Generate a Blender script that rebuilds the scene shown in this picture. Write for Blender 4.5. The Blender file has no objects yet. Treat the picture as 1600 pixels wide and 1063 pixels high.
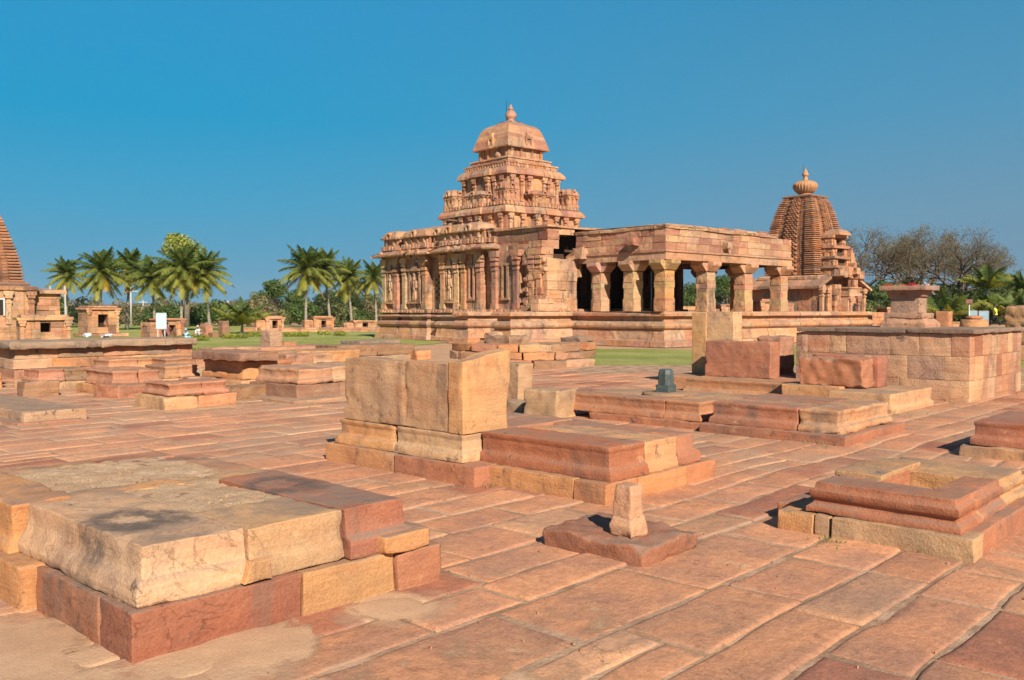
import bpy, math, random
import numpy as np
from math import radians as R, sin, cos, pi
from mathutils import Vector, Matrix, Euler

S = bpy.context.scene
COL = S.collection

# ------------------------------------------------------------------ camera
TH = R(42.7)                       # heading of the world X axis (the paving courses) right of the view
CAM_H = 1.6
F_PX, PIT = 1410.0, math.atan((531.5 - 487.0) / 1410.0)
cd = bpy.data.cameras.new("camera")
cam = bpy.data.objects.new("camera", cd); COL.objects.link(cam)
cd.sensor_width = 36.0; cd.lens = 36.0 * F_PX / 1600.0
cd.clip_start = 0.1; cd.clip_end = 9000.0
cam.location = (0, 0, CAM_H)
cam.rotation_euler = (R(90) - PIT, 0, TH - R(90))
S.camera = cam

# ------------------------------------------------------------------ light
SUN_AZ, SUN_EL = R(242.0), R(34.0)          # direction towards the sun, counter-clockwise from +X
W = bpy.data.worlds.new("World"); S.world = W; W.use_nodes = True
nt = W.node_tree; nt.nodes.clear()
wo = nt.nodes.new("ShaderNodeOutputWorld"); bg = nt.nodes.new("ShaderNodeBackground")
sky = nt.nodes.new("ShaderNodeTexSky"); sky.sky_type = 'NISHITA'
sky.sun_disc = False; sky.sun_elevation = SUN_EL; sky.sun_rotation = R(90) - SUN_AZ
sky.altitude = 0; sky.air_density = 1.15; sky.dust_density = 0.35; sky.ozone_density = 3.2
EXPO = 0.60
nt.links.new(sky.outputs[0], bg.inputs[0]); bg.inputs[1].default_value = 0.05
# the low sky as the photograph has it: deep cyan blue away from the sun, a little greyer to the right and near the ground
tc = nt.nodes.new("ShaderNodeTexCoord"); sx = nt.nodes.new("ShaderNodeSeparateXYZ"); nt.links.new(tc.outputs['Generated'], sx.inputs[0])
def _lin(c): return tuple(((x / 255 + .055) / 1.055) ** 2.4 / 2 ** EXPO for x in c) + (1,)
def _ramp(stops):
    r = nt.nodes.new("ShaderNodeValToRGB"); r.color_ramp.interpolation = 'EASE' if 0 else 'LINEAR'
    for i, (p, c) in enumerate(stops):
        e = r.color_ramp.elements[i] if i < 2 else r.color_ramp.elements.new(p)
        e.position = p; e.color = _lin(c)
    nt.links.new(sx.outputs[2], r.inputs[0]); return r
ra = _ramp([(0.0, (104, 156, 184)), (1.0, (24, 84, 150)), (.04, (92, 158, 190)), (.11, (68, 160, 200)), (.20, (34, 155, 202)), (.32, (46, 150, 202)), (.5, (40, 122, 180))])
rb_ = _ramp([(0.0, (98, 136, 162)), (1.0, (24, 84, 150)), (.04, (108, 147, 172)), (.10, (108, 151, 178)), (.20, (82, 150, 187)), (.32, (64, 142, 184)), (.5, (50, 120, 172))])
dt = nt.nodes.new("ShaderNodeVectorMath"); dt.operation = 'DOT_PRODUCT'; nt.links.new(tc.outputs['Generated'], dt.inputs[0]); dt.inputs[1].default_value = (sin(TH), -cos(TH), 0)
mr = nt.nodes.new("ShaderNodeMapRange"); mr.interpolation_type = 'SMOOTHSTEP'; nt.links.new(dt.outputs['Value'], mr.inputs[0]); mr.inputs[1].default_value = -.42; mr.inputs[2].default_value = .55
mxs = nt.nodes.new("ShaderNodeMix"); mxs.data_type = 'RGBA'; nt.links.new(mr.outputs[0], mxs.inputs[0]); nt.links.new(ra.outputs[0], mxs.inputs[6]); nt.links.new(rb_.outputs[0], mxs.inputs[7])
bg2 = nt.nodes.new("ShaderNodeBackground"); nt.links.new(mxs.outputs[2], bg2.inputs[0])
mz = nt.nodes.new("ShaderNodeMapRange"); mz.interpolation_type = 'SMOOTHSTEP'; nt.links.new(sx.outputs[2], mz.inputs[0]); mz.inputs[1].default_value = .36; mz.inputs[2].default_value = .75
mw = nt.nodes.new("ShaderNodeMixShader"); nt.links.new(mz.outputs[0], mw.inputs[0]); nt.links.new(bg2.outputs[0], mw.inputs[1]); nt.links.new(bg.outputs[0], mw.inputs[2]); nt.links.new(mw.outputs[0], wo.inputs[0])
sd = bpy.data.lights.new("sun", 'SUN'); so = bpy.data.objects.new("sun", sd); COL.objects.link(so)
sd.energy = 5.0; sd.angle = R(0.55); sd.color = (1.0, 0.90, 0.77)
so.rotation_euler = Vector((cos(SUN_AZ) * cos(SUN_EL), sin(SUN_AZ) * cos(SUN_EL), sin(SUN_EL))).to_track_quat('Z', 'Y').to_euler()
so.location = (0, 0, 60)
S.view_settings.view_transform = 'Standard'; S.view_settings.look = 'None'
S.view_settings.exposure = EXPO; S.view_settings.gamma = 1.0

# ------------------------------------------------------------------ ground points from the view's own geometry
def G(u, v, z=0.0):
    x = (u - 800.0) / F_PX; y = -(v - 531.5) / F_PX
    d = (x, cos(PIT) + y * sin(PIT), -sin(PIT) + y * cos(PIT)); t = (z - CAM_H) / d[2]
    l, dd = d[0] * t, d[1] * t
    return (l * sin(TH) + dd * cos(TH), -l * cos(TH) + dd * sin(TH))
def LD(l, d): return (l * sin(TH) + d * cos(TH), -l * cos(TH) + d * sin(TH))
def UD(u, d): return LD((u - 800.0) / F_PX * d, d)
def to_ld(x, y): return x * sin(TH) - y * cos(TH), x * cos(TH) + y * sin(TH)

# ------------------------------------------------------------------ noise
_rs = np.random.RandomState(7)
_T = _rs.rand(3, 32, 32, 32).astype(np.float64) * 2 - 1
def vn(p, k=0, s=1.0, off=0.0):
    q = np.asarray(p, float) * s + off + 1000.0
    i = np.floor(q).astype(int); f = q - i; f = f * f * (3 - 2 * f); i &= 31; j = (i + 1) & 31
    T = _T[k]; x, y, z = f[:, 0], f[:, 1], f[:, 2]
    a = T[i[:, 0], i[:, 1], i[:, 2]] * (1 - x) + T[j[:, 0], i[:, 1], i[:, 2]] * x
    b = T[i[:, 0], j[:, 1], i[:, 2]] * (1 - x) + T[j[:, 0], j[:, 1], i[:, 2]] * x
    c = T[i[:, 0], i[:, 1], j[:, 2]] * (1 - x) + T[j[:, 0], i[:, 1], j[:, 2]] * x
    d = T[i[:, 0], j[:, 1], j[:, 2]] * (1 - x) + T[j[:, 0], j[:, 1], j[:, 2]] * x
    return (a * (1 - y) + b * y) * (1 - z) + (c * (1 - y) + d * y) * z
def fbm(p, k=0, s=1.0, off=0.0, o=3):
    r = 0; a = 1.0
    for n in range(o):
        r = r + a * vn(p, k, s * 2 ** n, off + 5.3 * n); a *= 0.5
    return r

# ------------------------------------------------------------------ scene graph helpers
def tag(o, label=None, cat=None, group=None, kind=None):
    if label: o['label'] = label
    if cat: o['category'] = cat
    if group: o['group'] = group
    if kind: o['kind'] = kind
    return o
def thing(name, label, cat, loc=(0, 0, 0), rz=0.0, group=None):
    o = bpy.data.objects.new(name, None); COL.objects.link(o); o.empty_display_size = 0.3
    o.location = loc if len(loc) == 3 else (loc[0], loc[1], 0); o.rotation_euler = (0, 0, rz)
    return tag(o, label, cat, group)
def copy_tree(o, parent=None):
    c = o.copy(); COL.objects.link(c); c.parent = parent
    for ch in list(o.children): copy_tree(ch, c)
    return c

class MB:
    """collects geometry, then links it as one mesh object"""
    def __init__(s): s.v = []; s.n = 0; s.fl = []; s.fc = []; s.t = []; s.sm = []; s.a = []
    def add(s, V, F, tint=(.5, .3, .2), smooth=False, att=None):
        V = np.asarray(V, float).reshape(-1, 3)
        if isinstance(F, np.ndarray):
            nf = len(F); s.fl.append((F + s.n).ravel()); s.fc.append(np.full(nf, F.shape[1]))
        else:
            nf = len(F)
            s.fl.append(np.array([i for f in F for i in f]) + s.n); s.fc.append(np.array([len(f) for f in F]))
        t = np.asarray(tint, float)
        s.t.append(np.broadcast_to(t, (nf, 3)) if t.ndim == 1 else t)
        s.sm.append(np.full(nf, smooth)); s.v.append(V); s.n += len(V)
        s.a.append(np.zeros(len(V)) if att is None else att)
    def build(s, name, mat, parent=None, base=(0, 0, 0)):
        V = np.concatenate(s.v) - np.array(base, float); fl = np.concatenate(s.fl).astype(np.int32); fc = np.concatenate(s.fc).astype(np.int32)
        me = bpy.data.meshes.new(name)
        me.vertices.add(len(V)); me.vertices.foreach_set("co", V.ravel())
        me.loops.add(len(fl)); me.loops.foreach_set("vertex_index", fl)
        me.polygons.add(len(fc)); st = np.concatenate([[0], np.cumsum(fc)[:-1]]).astype(np.int32)
        me.polygons.foreach_set("loop_start", st); me.polygons.foreach_set("loop_total", fc)
        me.polygons.foreach_set("use_smooth", np.concatenate(s.sm))
        T = np.concatenate(s.t); at = me.attributes.new("tint", 'FLOAT_COLOR', 'FACE')
        at.data.foreach_set("color", np.concatenate([T, np.ones((len(T), 1))], 1).ravel())
        A = np.concatenate(s.a)
        if A.any():
            aa = me.attributes.new("sand", 'FLOAT', 'POINT'); aa.data.foreach_set("value", A)
        me.update(); me.validate()
        me.materials.append(mat)
        o = bpy.data.objects.new(name, me); COL.objects.link(o)
        if parent: o.parent = parent
        return o
    # ---- shapes
    def box(s, lo, hi, tint=(.5, .3, .2), jit=0.0, rng=random, rot=0.0):
        x0, y0, z0 = lo; x1, y1, z1 = hi
        V = np.array([(x0, y0, z0), (x1, y0, z0), (x1, y1, z0), (x0, y1, z0), (x0, y0, z1), (x1, y0, z1), (x1, y1, z1), (x0, y1, z1)], float)
        if jit: V += np.array([[rng.uniform(-jit, jit) for _ in range(3)] for _ in range(8)])
        if rot:
            c = V.mean(0); d = V - c; V = np.stack([c[0] + d[:, 0] * cos(rot) - d[:, 1] * sin(rot), c[1] + d[:, 0] * sin(rot) + d[:, 1] * cos(rot), V[:, 2]], 1)
        s.add(V, np.array([(0, 3, 2, 1), (4, 5, 6, 7), (0, 1, 5, 4), (1, 2, 6, 5), (2, 3, 7, 6), (3, 0, 4, 7)]), tint)
    def sweep(s, secs, tint, smooth=False, cap=True):
        """secs: list of equal-length closed rings"""
        n = len(secs[0]); V = np.array(secs, float).reshape(-1, 3); F = []
        for k in range(len(secs) - 1):
            for i in range(n):
                j = (i + 1) % n; F.append((k * n + i, k * n + j, (k + 1) * n + j, (k + 1) * n + i))
        if cap: F.append(tuple(range(n))[::-1]); F.append(tuple((len(secs) - 1) * n + i for i in range(n)))
        s.add(V, F, tint, smooth)
    def lathe(s, c, prof, n=16, tint=(.5, .3, .2), smooth=True, lobes=0, la=0.0):
        secs = []
        for r, z in prof:
            ring = []
            for i in range(n):
                a = 2 * pi * i / n; rr = r * (1 + la * abs(cos(lobes * a / 2)) - la) if lobes else r
                ring.append((c[0] + rr * cos(a), c[1] + rr * sin(a), c[2] + z))
            secs.append(ring)
        s.sweep(secs, tint, smooth)
    def square(s, c, prof, tint, smooth=False, ax=1.0, ay=1.0, ch=0.0):
        secs = []
        for r, z in prof:
            x, y = r * ax, r * ay
            if ch: k = min(x, y) * ch; ring = [(-x + k, -y), (x - k, -y), (x, -y + k), (x, y - k), (x - k, y), (-x + k, y), (-x, y - k), (-x, -y + k)]
            else: ring = [(-x, -y), (x, -y), (x, y), (-x, y)]
            secs.append([(c[0] + a, c[1] + b, c[2] + z) for a, b in ring])
        s.sweep(secs, tint, smooth)
    def tube(s, pts, rad, n=6, tint=(.3, .2, .1), smooth=True, cap=True):
        secs = []; P = [Vector(p) for p in pts]
        for i, p in enumerate(P):
            d = (P[min(i + 1, len(P) - 1)] - P[max(i - 1, 0)]).normalized()
            a = d.cross(Vector((0, 0, 1)) if abs(d.z) < .9 else Vector((1, 0, 0))).normalized(); b = d.cross(a)
            r = rad[i] if hasattr(rad, '__len__') else rad
            secs.append([tuple(p + a * (r * cos(2 * pi * k / n)) + b * (r * sin(2 * pi * k / n))) for k in range(n)])
        s.sweep(secs, tint, smooth, cap)
    def stone(s, lo, hi, tint=(.5, .3, .2), r=.02, amp=.008, fr=2.5, seg=.12, prof=None, sides=(0, 0, 0, 0), chip=1.0, warp=None, strata=.002, seed=None):
        """worn block: rounded edges, chips, bedding ledges. prof: (height fraction, inset) on the chosen sides (x0,x1,y0,y1)"""
        lo = np.array(lo, float); hi = np.array(hi, float); L = hi - lo; r = min(r * .6, L.min() * .3)
        sd_ = (seed if seed is not None else (abs(hash((round(lo[0], 2), round(lo[1], 2), round(lo[2], 2)))) % 997)) * .37
        ax = []
        for k in range(3):
            n = max(2, int(round(L[k] / seg)))
            a = list(lo[k] + r + (L[k] - 2 * r) * np.arange(n + 1) / n)
            if k == 2 and prof: a += [lo[2] + t * L[2] for t, _ in prof if r < t * L[2] < L[2] - r]
            a += [lo[k], lo[k] + .3 * r, hi[k] - .3 * r, hi[k]]
            a = sorted(a); b = [a[0]]
            for q in a[1:]:
                if q - b[-1] > 1e-4: b.append(q)
            ax.append(np.array(b))
        nx, ny, nz = map(len, ax); idx = lambda i, j, k: (i * ny + j) * nz + k
        Q = []
        def quad(A, B, C, D): Q.append(np.stack([A, B, C, D], -1).reshape(-1, 4))
        i, j = np.meshgrid(np.arange(nx - 1), np.arange(ny - 1), indexing='ij')
        quad(idx(i, j, nz - 1), idx(i + 1, j, nz - 1), idx(i + 1, j + 1, nz - 1), idx(i, j + 1, nz - 1)); quad(idx(i, j, 0), idx(i, j + 1, 0), idx(i + 1, j + 1, 0), idx(i + 1, j, 0))
        i, k = np.meshgrid(np.arange(nx - 1), np.arange(nz - 1), indexing='ij')
        quad(idx(i, 0, k), idx(i + 1, 0, k), idx(i + 1, 0, k + 1), idx(i, 0, k + 1)); quad(idx(i, ny - 1, k), idx(i, ny - 1, k + 1), idx(i + 1, ny - 1, k + 1), idx(i + 1, ny - 1, k))
        j, k = np.meshgrid(np.arange(ny - 1), np.arange(nz - 1), indexing='ij')
        quad(idx(0, j, k), idx(0, j, k + 1), idx(0, j + 1, k + 1), idx(0, j + 1, k)); quad(idx(nx - 1, j, k), idx(nx - 1, j + 1, k), idx(nx - 1, j + 1, k + 1), idx(nx - 1, j, k + 1))
        Q = np.concatenate(Q); u, inv = np.unique(Q, return_inverse=True); F = inv.reshape(-1, 4)
        P = np.stack([ax[0][u // (ny * nz)], ax[1][(u // nz) % ny], ax[2][u % nz]], 1)
        n1 = fbm(P, 0, 3.0, sd_); n2 = .75 * vn(P, 1, 6.0, sd_) + .45 * vn(P, 2, 15.0, sd_)
        rl = r * np.clip(.55 + .5 * n1 + chip * 8 * np.clip(n2 - .34, 0, .5), .25, 4.2)
        rl = np.minimum(rl, L.min() * .45)[:, None]
        q = np.clip(P, lo + rl, hi - rl); d = P - q
        m = np.linalg.norm(d, axis=1, keepdims=True) + 1e-9; lim = np.minimum(m, rl)
        P2 = q + d / m * lim
        if prof:
            t = (P[:, 2] - lo[2]) / L[2]; ins = np.interp(t, [a for a, _ in prof], [b for _, b in prof])
            sx = (P2[:, 0] - lo[0]) / L[0]; sy = (P2[:, 1] - lo[1]) / L[1]
            P2[:, 0] += ins * (sides[0] * (1 - sx) - sides[1] * sx); P2[:, 1] += ins * (sides[2] * (1 - sy) - sides[3] * sy)
        c = (lo + hi) / 2; nd = (P - c) / (L / 2); nd = nd * (np.abs(nd) > .999)
        dx = np.stack([fbm(P, k, fr, sd_, 4) for k in range(3)], 1)
        P2 = P2 + dx * amp * .6 + nd * (fbm(P, 2, fr * 3.1, sd_, 3) * amp * .6)[:, None]
        zz = P[:, 2:3] * 1.0; band = vn(np.concatenate([P[:, :2] * .4, zz * 28], 1), 1, 1.0, sd_)
        P2[:, :2] += nd[:, :2] * (band * strata)[:, None]
        if warp is not None: P2 = warp(P2)
        s.add(P2, F, tint, True)

def loft(mb, poly, prof, tf, rng, seg=(.6, 1.4), jit=.012, wear=.015, z0=0.0, bands=None, skip=()):
    """moulded course round a rectilinear counter-clockwise footprint; blocks differ in tint and setting"""
    n = len(poly)
    for e in range(n):
        a = np.array(poly[e], float); b = np.array(poly[(e + 1) % n], float); pv = np.array(poly[e - 1], float); nx = np.array(poly[(e + 2) % n], float)
        d = b - a; L = np.linalg.norm(d)
        if L < 1e-6 or e in skip: continue
        d /= L; nr = np.array([d[1], -d[0]])
        dp = (a - pv) / (np.linalg.norm(a - pv) + 1e-9); npv = np.array([dp[1], -dp[0]])
        dn = (nx - b) / (np.linalg.norm(nx - b) + 1e-9); nnx = np.array([dn[1], -dn[0]])
        cuts = [0.0]
        while cuts[-1] < L: cuts.append(min(L, cuts[-1] + rng.uniform(*seg)))
        if len(cuts) > 2 and cuts[-1] - cuts[-2] < seg[0] * .4: cuts.pop(-2)
        for k in range(len(cuts) - 1):
            j = rng.uniform(-jit, jit); ks = [cuts[k], cuts[k + 1]]
            g0 = .006 if k > 0 else 0; g1 = .006 if k < len(cuts) - 2 else 0
            nsub = max(1, int((ks[1] - ks[0]) / .35)); col = []
            for q in range(nsub + 1):
                s_ = ks[0] + g0 + (ks[1] - g1 - ks[0] - g0) * q / nsub; ring = []
                for off, z in prof:
                    o = off + j; p = a + d * s_ + nr * o
                    if k == 0 and q == 0: p = p + npv * o
                    if k == len(cuts) - 2 and q == nsub: p = p + nnx * o
                    ring.append((p[0], p[1], z + z0))
                col.append(ring)
            V = np.array(col).reshape(-1, 3)
            if wear:
                w = np.stack([vn(V, c_, 1.9, 3.1) for c_ in range(3)], 1) * wear; w[:, 2] *= .6; V = V + w
            m = len(prof); F = []; T = []
            t0 = tf(); 
            for i in range(m - 1):
                if bands and i in bands: t0 = tf()
                for q in range(nsub): F.append((q * m + i, (q + 1) * m + i, (q + 1) * m + i + 1, q * m + i + 1)); T.append(t0)
            mb.add(V, F, np.array(T))

def masonry(mb, lo, hi, tf, rng, ch=(.3, .45), bl=(.5, 1.1), jit=.018, top=True, faces='xXyY', gap=.006, t=.14):
    """a block wall: courses of separate stones round a core"""
    x0, y0, z0 = lo; x1, y1, z1 = hi; z = z0
    mb.box((x0 + .05, y0 + .05, z0), (x1 - .05, y1 - .05, z1 - .02), tf())
    while z < z1 - 1e-3:
        h = rng.uniform(*ch); h = min(h, z1 - z)
        if z1 - z - h < ch[0] * .5: h = z1 - z
        for f in faces:
            A, B = (y0, y1) if f in 'xX' else (x0, x1); s_ = A
            while s_ < B - 1e-3:
                l = rng.uniform(*bl); l = min(l, B - s_)
                if B - s_ - l < bl[0] * .5: l = B - s_
                o = rng.uniform(-jit, jit); tp = z + h - gap - (rng.uniform(0, .03) if z + h >= z1 - 1e-3 else 0)
                if f == 'x': mb.box((x0 - o, s_ + gap, z + gap), (x0 + t, s_ + l - gap, tp), tf(), .005, rng)
                if f == 'X': mb.box((x1 - t, s_ + gap, z + gap), (x1 + o, s_ + l - gap, tp), tf(), .005, rng)
                if f == 'y': mb.box((s_ + gap, y0 - o, z + gap * 1.3), (s_ + l - gap, y0 + t * .97, tp), tf(), .005, rng)
                if f == 'Y': mb.box((s_ + gap, y1 - t * .97, z + gap * 1.3), (s_ + l - gap, y1 + o, tp), tf(), .005, rng)
                s_ += l
        z += h

# ------------------------------------------------------------------ stone colours (albedo)
PAL = dict(cream=(.59, .41, .25), ochre=(.56, .34, .185), orange=(.54, .29, .155), pink=(.50, .295, .185), rose=(.43, .23, .155),
           maroon=(.31, .135, .088), brown=(.34, .215, .14), grey=(.38, .29, .215), buff=(.54, .36, .225), dark=(.17, .12, .09))
def col(name, rng=random, j=.08):
    c = PAL[name]; k = 1 + rng.uniform(-j, j); return (c[0] * k, c[1] * k * (1 + rng.uniform(-.04, .04)), c[2] * k * (1 + rng.uniform(-.06, .06)))
def picker(names, rng, j=.10): return lambda: col(rng.choice(names), rng, j)

# ------------------------------------------------------------------ materials
class NT:
    def __init__(s, name):
        s.m = bpy.data.materials.new(name); s.m.use_nodes = True; s.t = s.m.node_tree; s.t.nodes.clear()
        s.out = s.t.nodes.new("ShaderNodeOutputMaterial")
    def n(s, typ, **kw):
        o = s.t.nodes.new("ShaderNode" + typ)
        for k, v in kw.items():
            if k[0] == '_': setattr(o, k[1:], v)
            else: s.l(v, o.inputs[k.replace('__', ' ')])
        return o
    def l(s, v, inp):
        if isinstance(v, bpy.types.NodeSocket): s.t.links.new(v, inp)
        elif isinstance(v, bpy.types.Node): s.t.links.new(v.outputs[0], inp)
        else: inp.default_value = (*v, 1) if (isinstance(v, tuple) and len(v) == 3 and inp.type == 'RGBA') else v
    def pos(s):
        if not hasattr(s, '_p'): s._p = s.n("NewGeometry")
        return s._p.outputs['Position']
    def nrm(s): s.pos(); return s._p.outputs['Normal']
    def scaled(s, v, sc): return s.n("VectorMath", _operation='MULTIPLY', **{'Vector': v}).outputs[0] if 0 else s._vm(v, sc)
    def _vm(s, v, sc):
        o = s.t.nodes.new("ShaderNodeVectorMath"); o.operation = 'MULTIPLY'; s.l(v, o.inputs[0]); o.inputs[1].default_value = sc; return o.outputs[0]
    def noise(s, scale, detail=4, rough=.55, vec=None, dist=0.0):
        o = s.t.nodes.new("ShaderNodeTexNoise"); s.l(vec or s.pos(), o.inputs['Vector'])
        o.inputs['Scale'].default_value = scale; o.inputs['Detail'].default_value = detail; o.inputs['Roughness'].default_value = rough; o.inputs['Distortion'].default_value = dist
        return o.outputs[0]
    def ramp(s, v, a, b, lo=0.0, hi=1.0):
        o = s.t.nodes.new("ShaderNodeMapRange"); s.l(v, o.inputs[0]); o.inputs[1].default_value = a; o.inputs[2].default_value = b; o.inputs[3].default_value = lo; o.inputs[4].default_value = hi; o.interpolation_type = 'SMOOTHSTEP'
        return o.outputs[0]
    def math(s, op, a, b=0.0):
        o = s.t.nodes.new("ShaderNodeMath"); o.operation = op; s.l(a, o.inputs[0]); s.l(b, o.inputs[1]); return o.outputs[0]
    def mix(s, f, a, b, mode='MIX'):
        o = s.t.nodes.new("ShaderNodeMix"); o.data_type = 'RGBA'; o.blend_type = mode; o.clamp_factor = True
        s.l(f, o.inputs[0]); s.l(a, o.inputs[6]); s.l(b, o.inputs[7]); return o.outputs[2]
    def attr(s, name, fac=False): o = s.t.nodes.new("ShaderNodeAttribute"); o.attribute_name = name; return o.outputs['Fac' if fac else 'Color']
    def bump(s, h, dist, strength=1.0, normal=None):
        o = s.t.nodes.new("ShaderNodeBump"); s.l(h, o.inputs['Height']); o.inputs['Distance'].default_value = dist; o.inputs['Strength'].default_value = strength
        if normal is not None: s.l(normal, o.inputs['Normal'])
        return o.outputs[0]
    def finish(s, color, rough=.9, normal=None, spec=.25):
        b = s.t.nodes.new("ShaderNodeBsdfPrincipled"); s.l(color, b.inputs['Base Color']); s.l(rough, b.inputs['Roughness'])
        b.inputs['Specular IOR Level'].default_value = spec
        if normal is not None: s.l(normal, b.inputs['Normal'])
        s.t.links.new(b.outputs[0], s.out.inputs[0]); s.b = b; return s.m

def stone_mat(name, k=1.0, top=.55, streak=.5, bump=1.0, patch=.5, spots=(), bedk=.75, lich=.55, cast=(1.0, .975, .88)):
    m = NT(name); P = m.pos(); tint = m.attr("tint")
    n1 = m.noise(1.1 * k, 5, .6)
    c = m.mix(m.ramp(n1, .38, .66), m.mix(1.0, tint, (1.14, 1.02, .90), 'MULTIPLY'), m.mix(1.0, tint, (.90, .87, .88), 'MULTIPLY'))
    bed = m.noise(1.0 * k, 5, .65, m._vm(P, (.8, .8, 11.0)), 1.6)
    c = m.mix(m.ramp(bed, .35, .72, 0, bedk), c, m.mix(1.0, c, (.80, .68, .62), 'MULTIPLY'))
    c = m.mix(m.ramp(m.noise(2.7 * k, 6, .7, None, .6), .58, .70, 0, patch * .7), c, (.36, .165, .11))
    c = m.mix(m.ramp(m.noise(3.9 * k, 6, .7, m._vm(P, (1, 1, 1.6))), .60, .74, 0, patch * .9), c, (.60, .40, .235))
    hue = m.noise(.75 * k, 4, .6, m._vm(P, (1, 1, 2.2)), 1.4)
    c = m.mix(m.ramp(hue, .30, .48, .42, 0), c, m.mix(1.0, c, (1.22, 1.25, 1.18), 'MULTIPLY'))
    c = m.mix(m.ramp(hue, .52, .70, 0, .60), c, m.mix(1.0, c, (.88, .70, .66), 'MULTIPLY'))
    ln = m.math('ABSOLUTE', m.math('SUBTRACT', m.noise(1.5 * k, 6, .55, m._vm(P, (1, 1, 1.7)), 1.2), .5))
    c = m.mix(m.math('MULTIPLY', m.ramp(ln, 0, .012, .55, 0), m.ramp(m.noise(.8 * k, 3), .45, .6)), c, m.mix(1.0, c, (.45, .36, .32), 'MULTIPLY'))
    c = m.mix(m.ramp(m.noise(60 * k, 3, .7), .3, .75), m.mix(1.0, c, (.86, .85, .84), 'MULTIPLY'), m.mix(1.0, c, (1.12, 1.10, 1.08), 'MULTIPLY'))
    c = m.mix(1.0, c, cast, 'MULTIPLY')
    # weathering crust on upward faces, rain streaks below edges
    sep = m.t.nodes.new("ShaderNodeSeparateXYZ"); m.l(m.nrm(), sep.inputs[0])
    up = m.ramp(sep.outputs[2], .35, .8)
    w = m.math('MULTIPLY', up, m.ramp(m.noise(1.7 * k, 8, .75, None, .8), .36, .62, 0, top))
    c = m.mix(w, c, (.225, .165, .125))
    st = m.math('MULTIPLY', m.ramp(m.noise(1.0 * k, 6, .7, m._vm(P, (2.2, 2.2, .8)), .8), .52, .70, 0, streak), m.math('SUBTRACT', 1.0, up))
    c = m.mix(st, c, (.16, .11, .085))
    lc = m.math('MULTIPLY', m.ramp(m.noise(6.5 * k, 8, .78, None, .5), .57, .66), m.ramp(m.noise(.9 * k, 4, .6), .42, .58, 0, lich)); c = m.mix(lc, c, (.10, .075, .06))
    for (x, y, rx, inner) in spots:
        d = m.t.nodes.new("ShaderNodeVectorMath"); d.operation = 'DISTANCE'
        v2 = m._vm(P, (1, 1, 0)); m.l(v2, d.inputs[0]); d.inputs[1].default_value = (x, y, 0)
        dd = m.math('ADD', d.outputs['Value'], m.math('MULTIPLY', m.math('SUBTRACT', m.noise(4.0, 8, .75), .5), .50))
        ring = m.math('MULTIPLY', m.ramp(dd, inner * .75, inner * 1.25), m.ramp(dd, rx * 1.0, rx * .55))
        c = m.mix(m.math('MULTIPLY', m.math('MULTIPLY', ring, .9), m.ramp(m.noise(11, 7, .75), .30, .55, .35, 1)), c, (.11, .085, .07))
    rg_ = m.t.nodes.new('ShaderNodeTexNoise'); rg_.noise_type = 'RIDGED_MULTIFRACTAL'; rg_.normalize = True; m.l(m.pos(), rg_.inputs['Vector']); rg_.inputs['Scale'].default_value = 5 * k; rg_.inputs['Detail'].default_value = 9; rg_.inputs['Roughness'].default_value = .62
    b0 = m.bump(m.noise(7 * k, 6, .6), .012 * bump / k)
    b1 = m.bump(rg_.outputs[0], .014 * bump / k, 1.0, b0)
    b2 = m.bump(bed, .004 * bump / k, 1.0, b1)
    b3 = m.bump(m.noise(60 * k, 5, .68), .0075 * bump / k, 1.0, b2)
    return m.finish(c, .92, b3, .18)
# ------------------------------------------------------------------ shared materials
M_STONE = stone_mat("sandstone_near", 1.0, streak=.65, patch=.7, top=.75, lich=.9, bedk=.55, spots=((2.10, 4.66, .34, .10), (3.18, 4.93, .34, .13)))
M_MID = stone_mat("sandstone_mid", .6, top=.7, streak=.75, bump=1.4, lich=.9, cast=(.98, .96, .91))
M_TEMPLE = stone_mat("sandstone_temple", .40, top=.6, streak=.9, bump=2.2, patch=.45, lich=.95, cast=(.965, .945, .99))
def plain(name, color, rough=.8, bump=0.0, scale=20, var=.12, spec=.3, metal=0.0):
    m = NT(name); f = m.ramp(m.noise(scale, 4), .3, .7)
    c = m.mix(f, tuple(x * (1 - var) for x in color), tuple(min(1, x * (1 + var)) for x in color))
    mm = m.finish(c, rough, m.bump(m.noise(scale * 3, 4), bump) if bump else None, spec); m.b.inputs['Metallic'].default_value = metal; return mm

# ------------------------------------------------------------------ the ground
def earth_material():
    m = NT("earth"); n = m.noise(.35, 6, .6); c = m.mix(m.ramp(n, .35, .65), (.45, .255, .155), (.52, .32, .19))
    c = m.mix(m.ramp(m.noise(.05, 5), .45, .62, 0, .6), c, (.36, .32, .16))
    c = m.mix(m.ramp(m.noise(30, 5, .7), .3, .75), m.mix(1.0, c, (.80, .80, .80), 'MULTIPLY'), m.mix(1.0, c, (1.12, 1.12, 1.12), 'MULTIPLY'))
    return m.finish(c, .95, m.bump(m.noise(14, 7, .65), .03), .1)
M_EARTH = earth_material()
def lawn_material():
    m = NT("lawn"); n = m.noise(.28, 6, .65, None, .5)
    c = m.mix(m.ramp(n, .36, .62), (.30, .34, .08), (.45, .44, .15))
    c = m.mix(m.ramp(m.noise(1.4, 6, .7), .55, .72, 0, .75), c, (.50, .42, .25))
    c = m.mix(m.ramp(m.noise(22, 5, .75), .3, .75), m.mix(1.0, c, (.62, .66, .6), 'MULTIPLY'), m.mix(1.0, c, (1.25, 1.2, 1.2), 'MULTIPLY'))
    return m.finish(c, .95, m.bump(m.noise(26, 6, .7), .09), .1)
M_LAWN = lawn_material()

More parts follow.
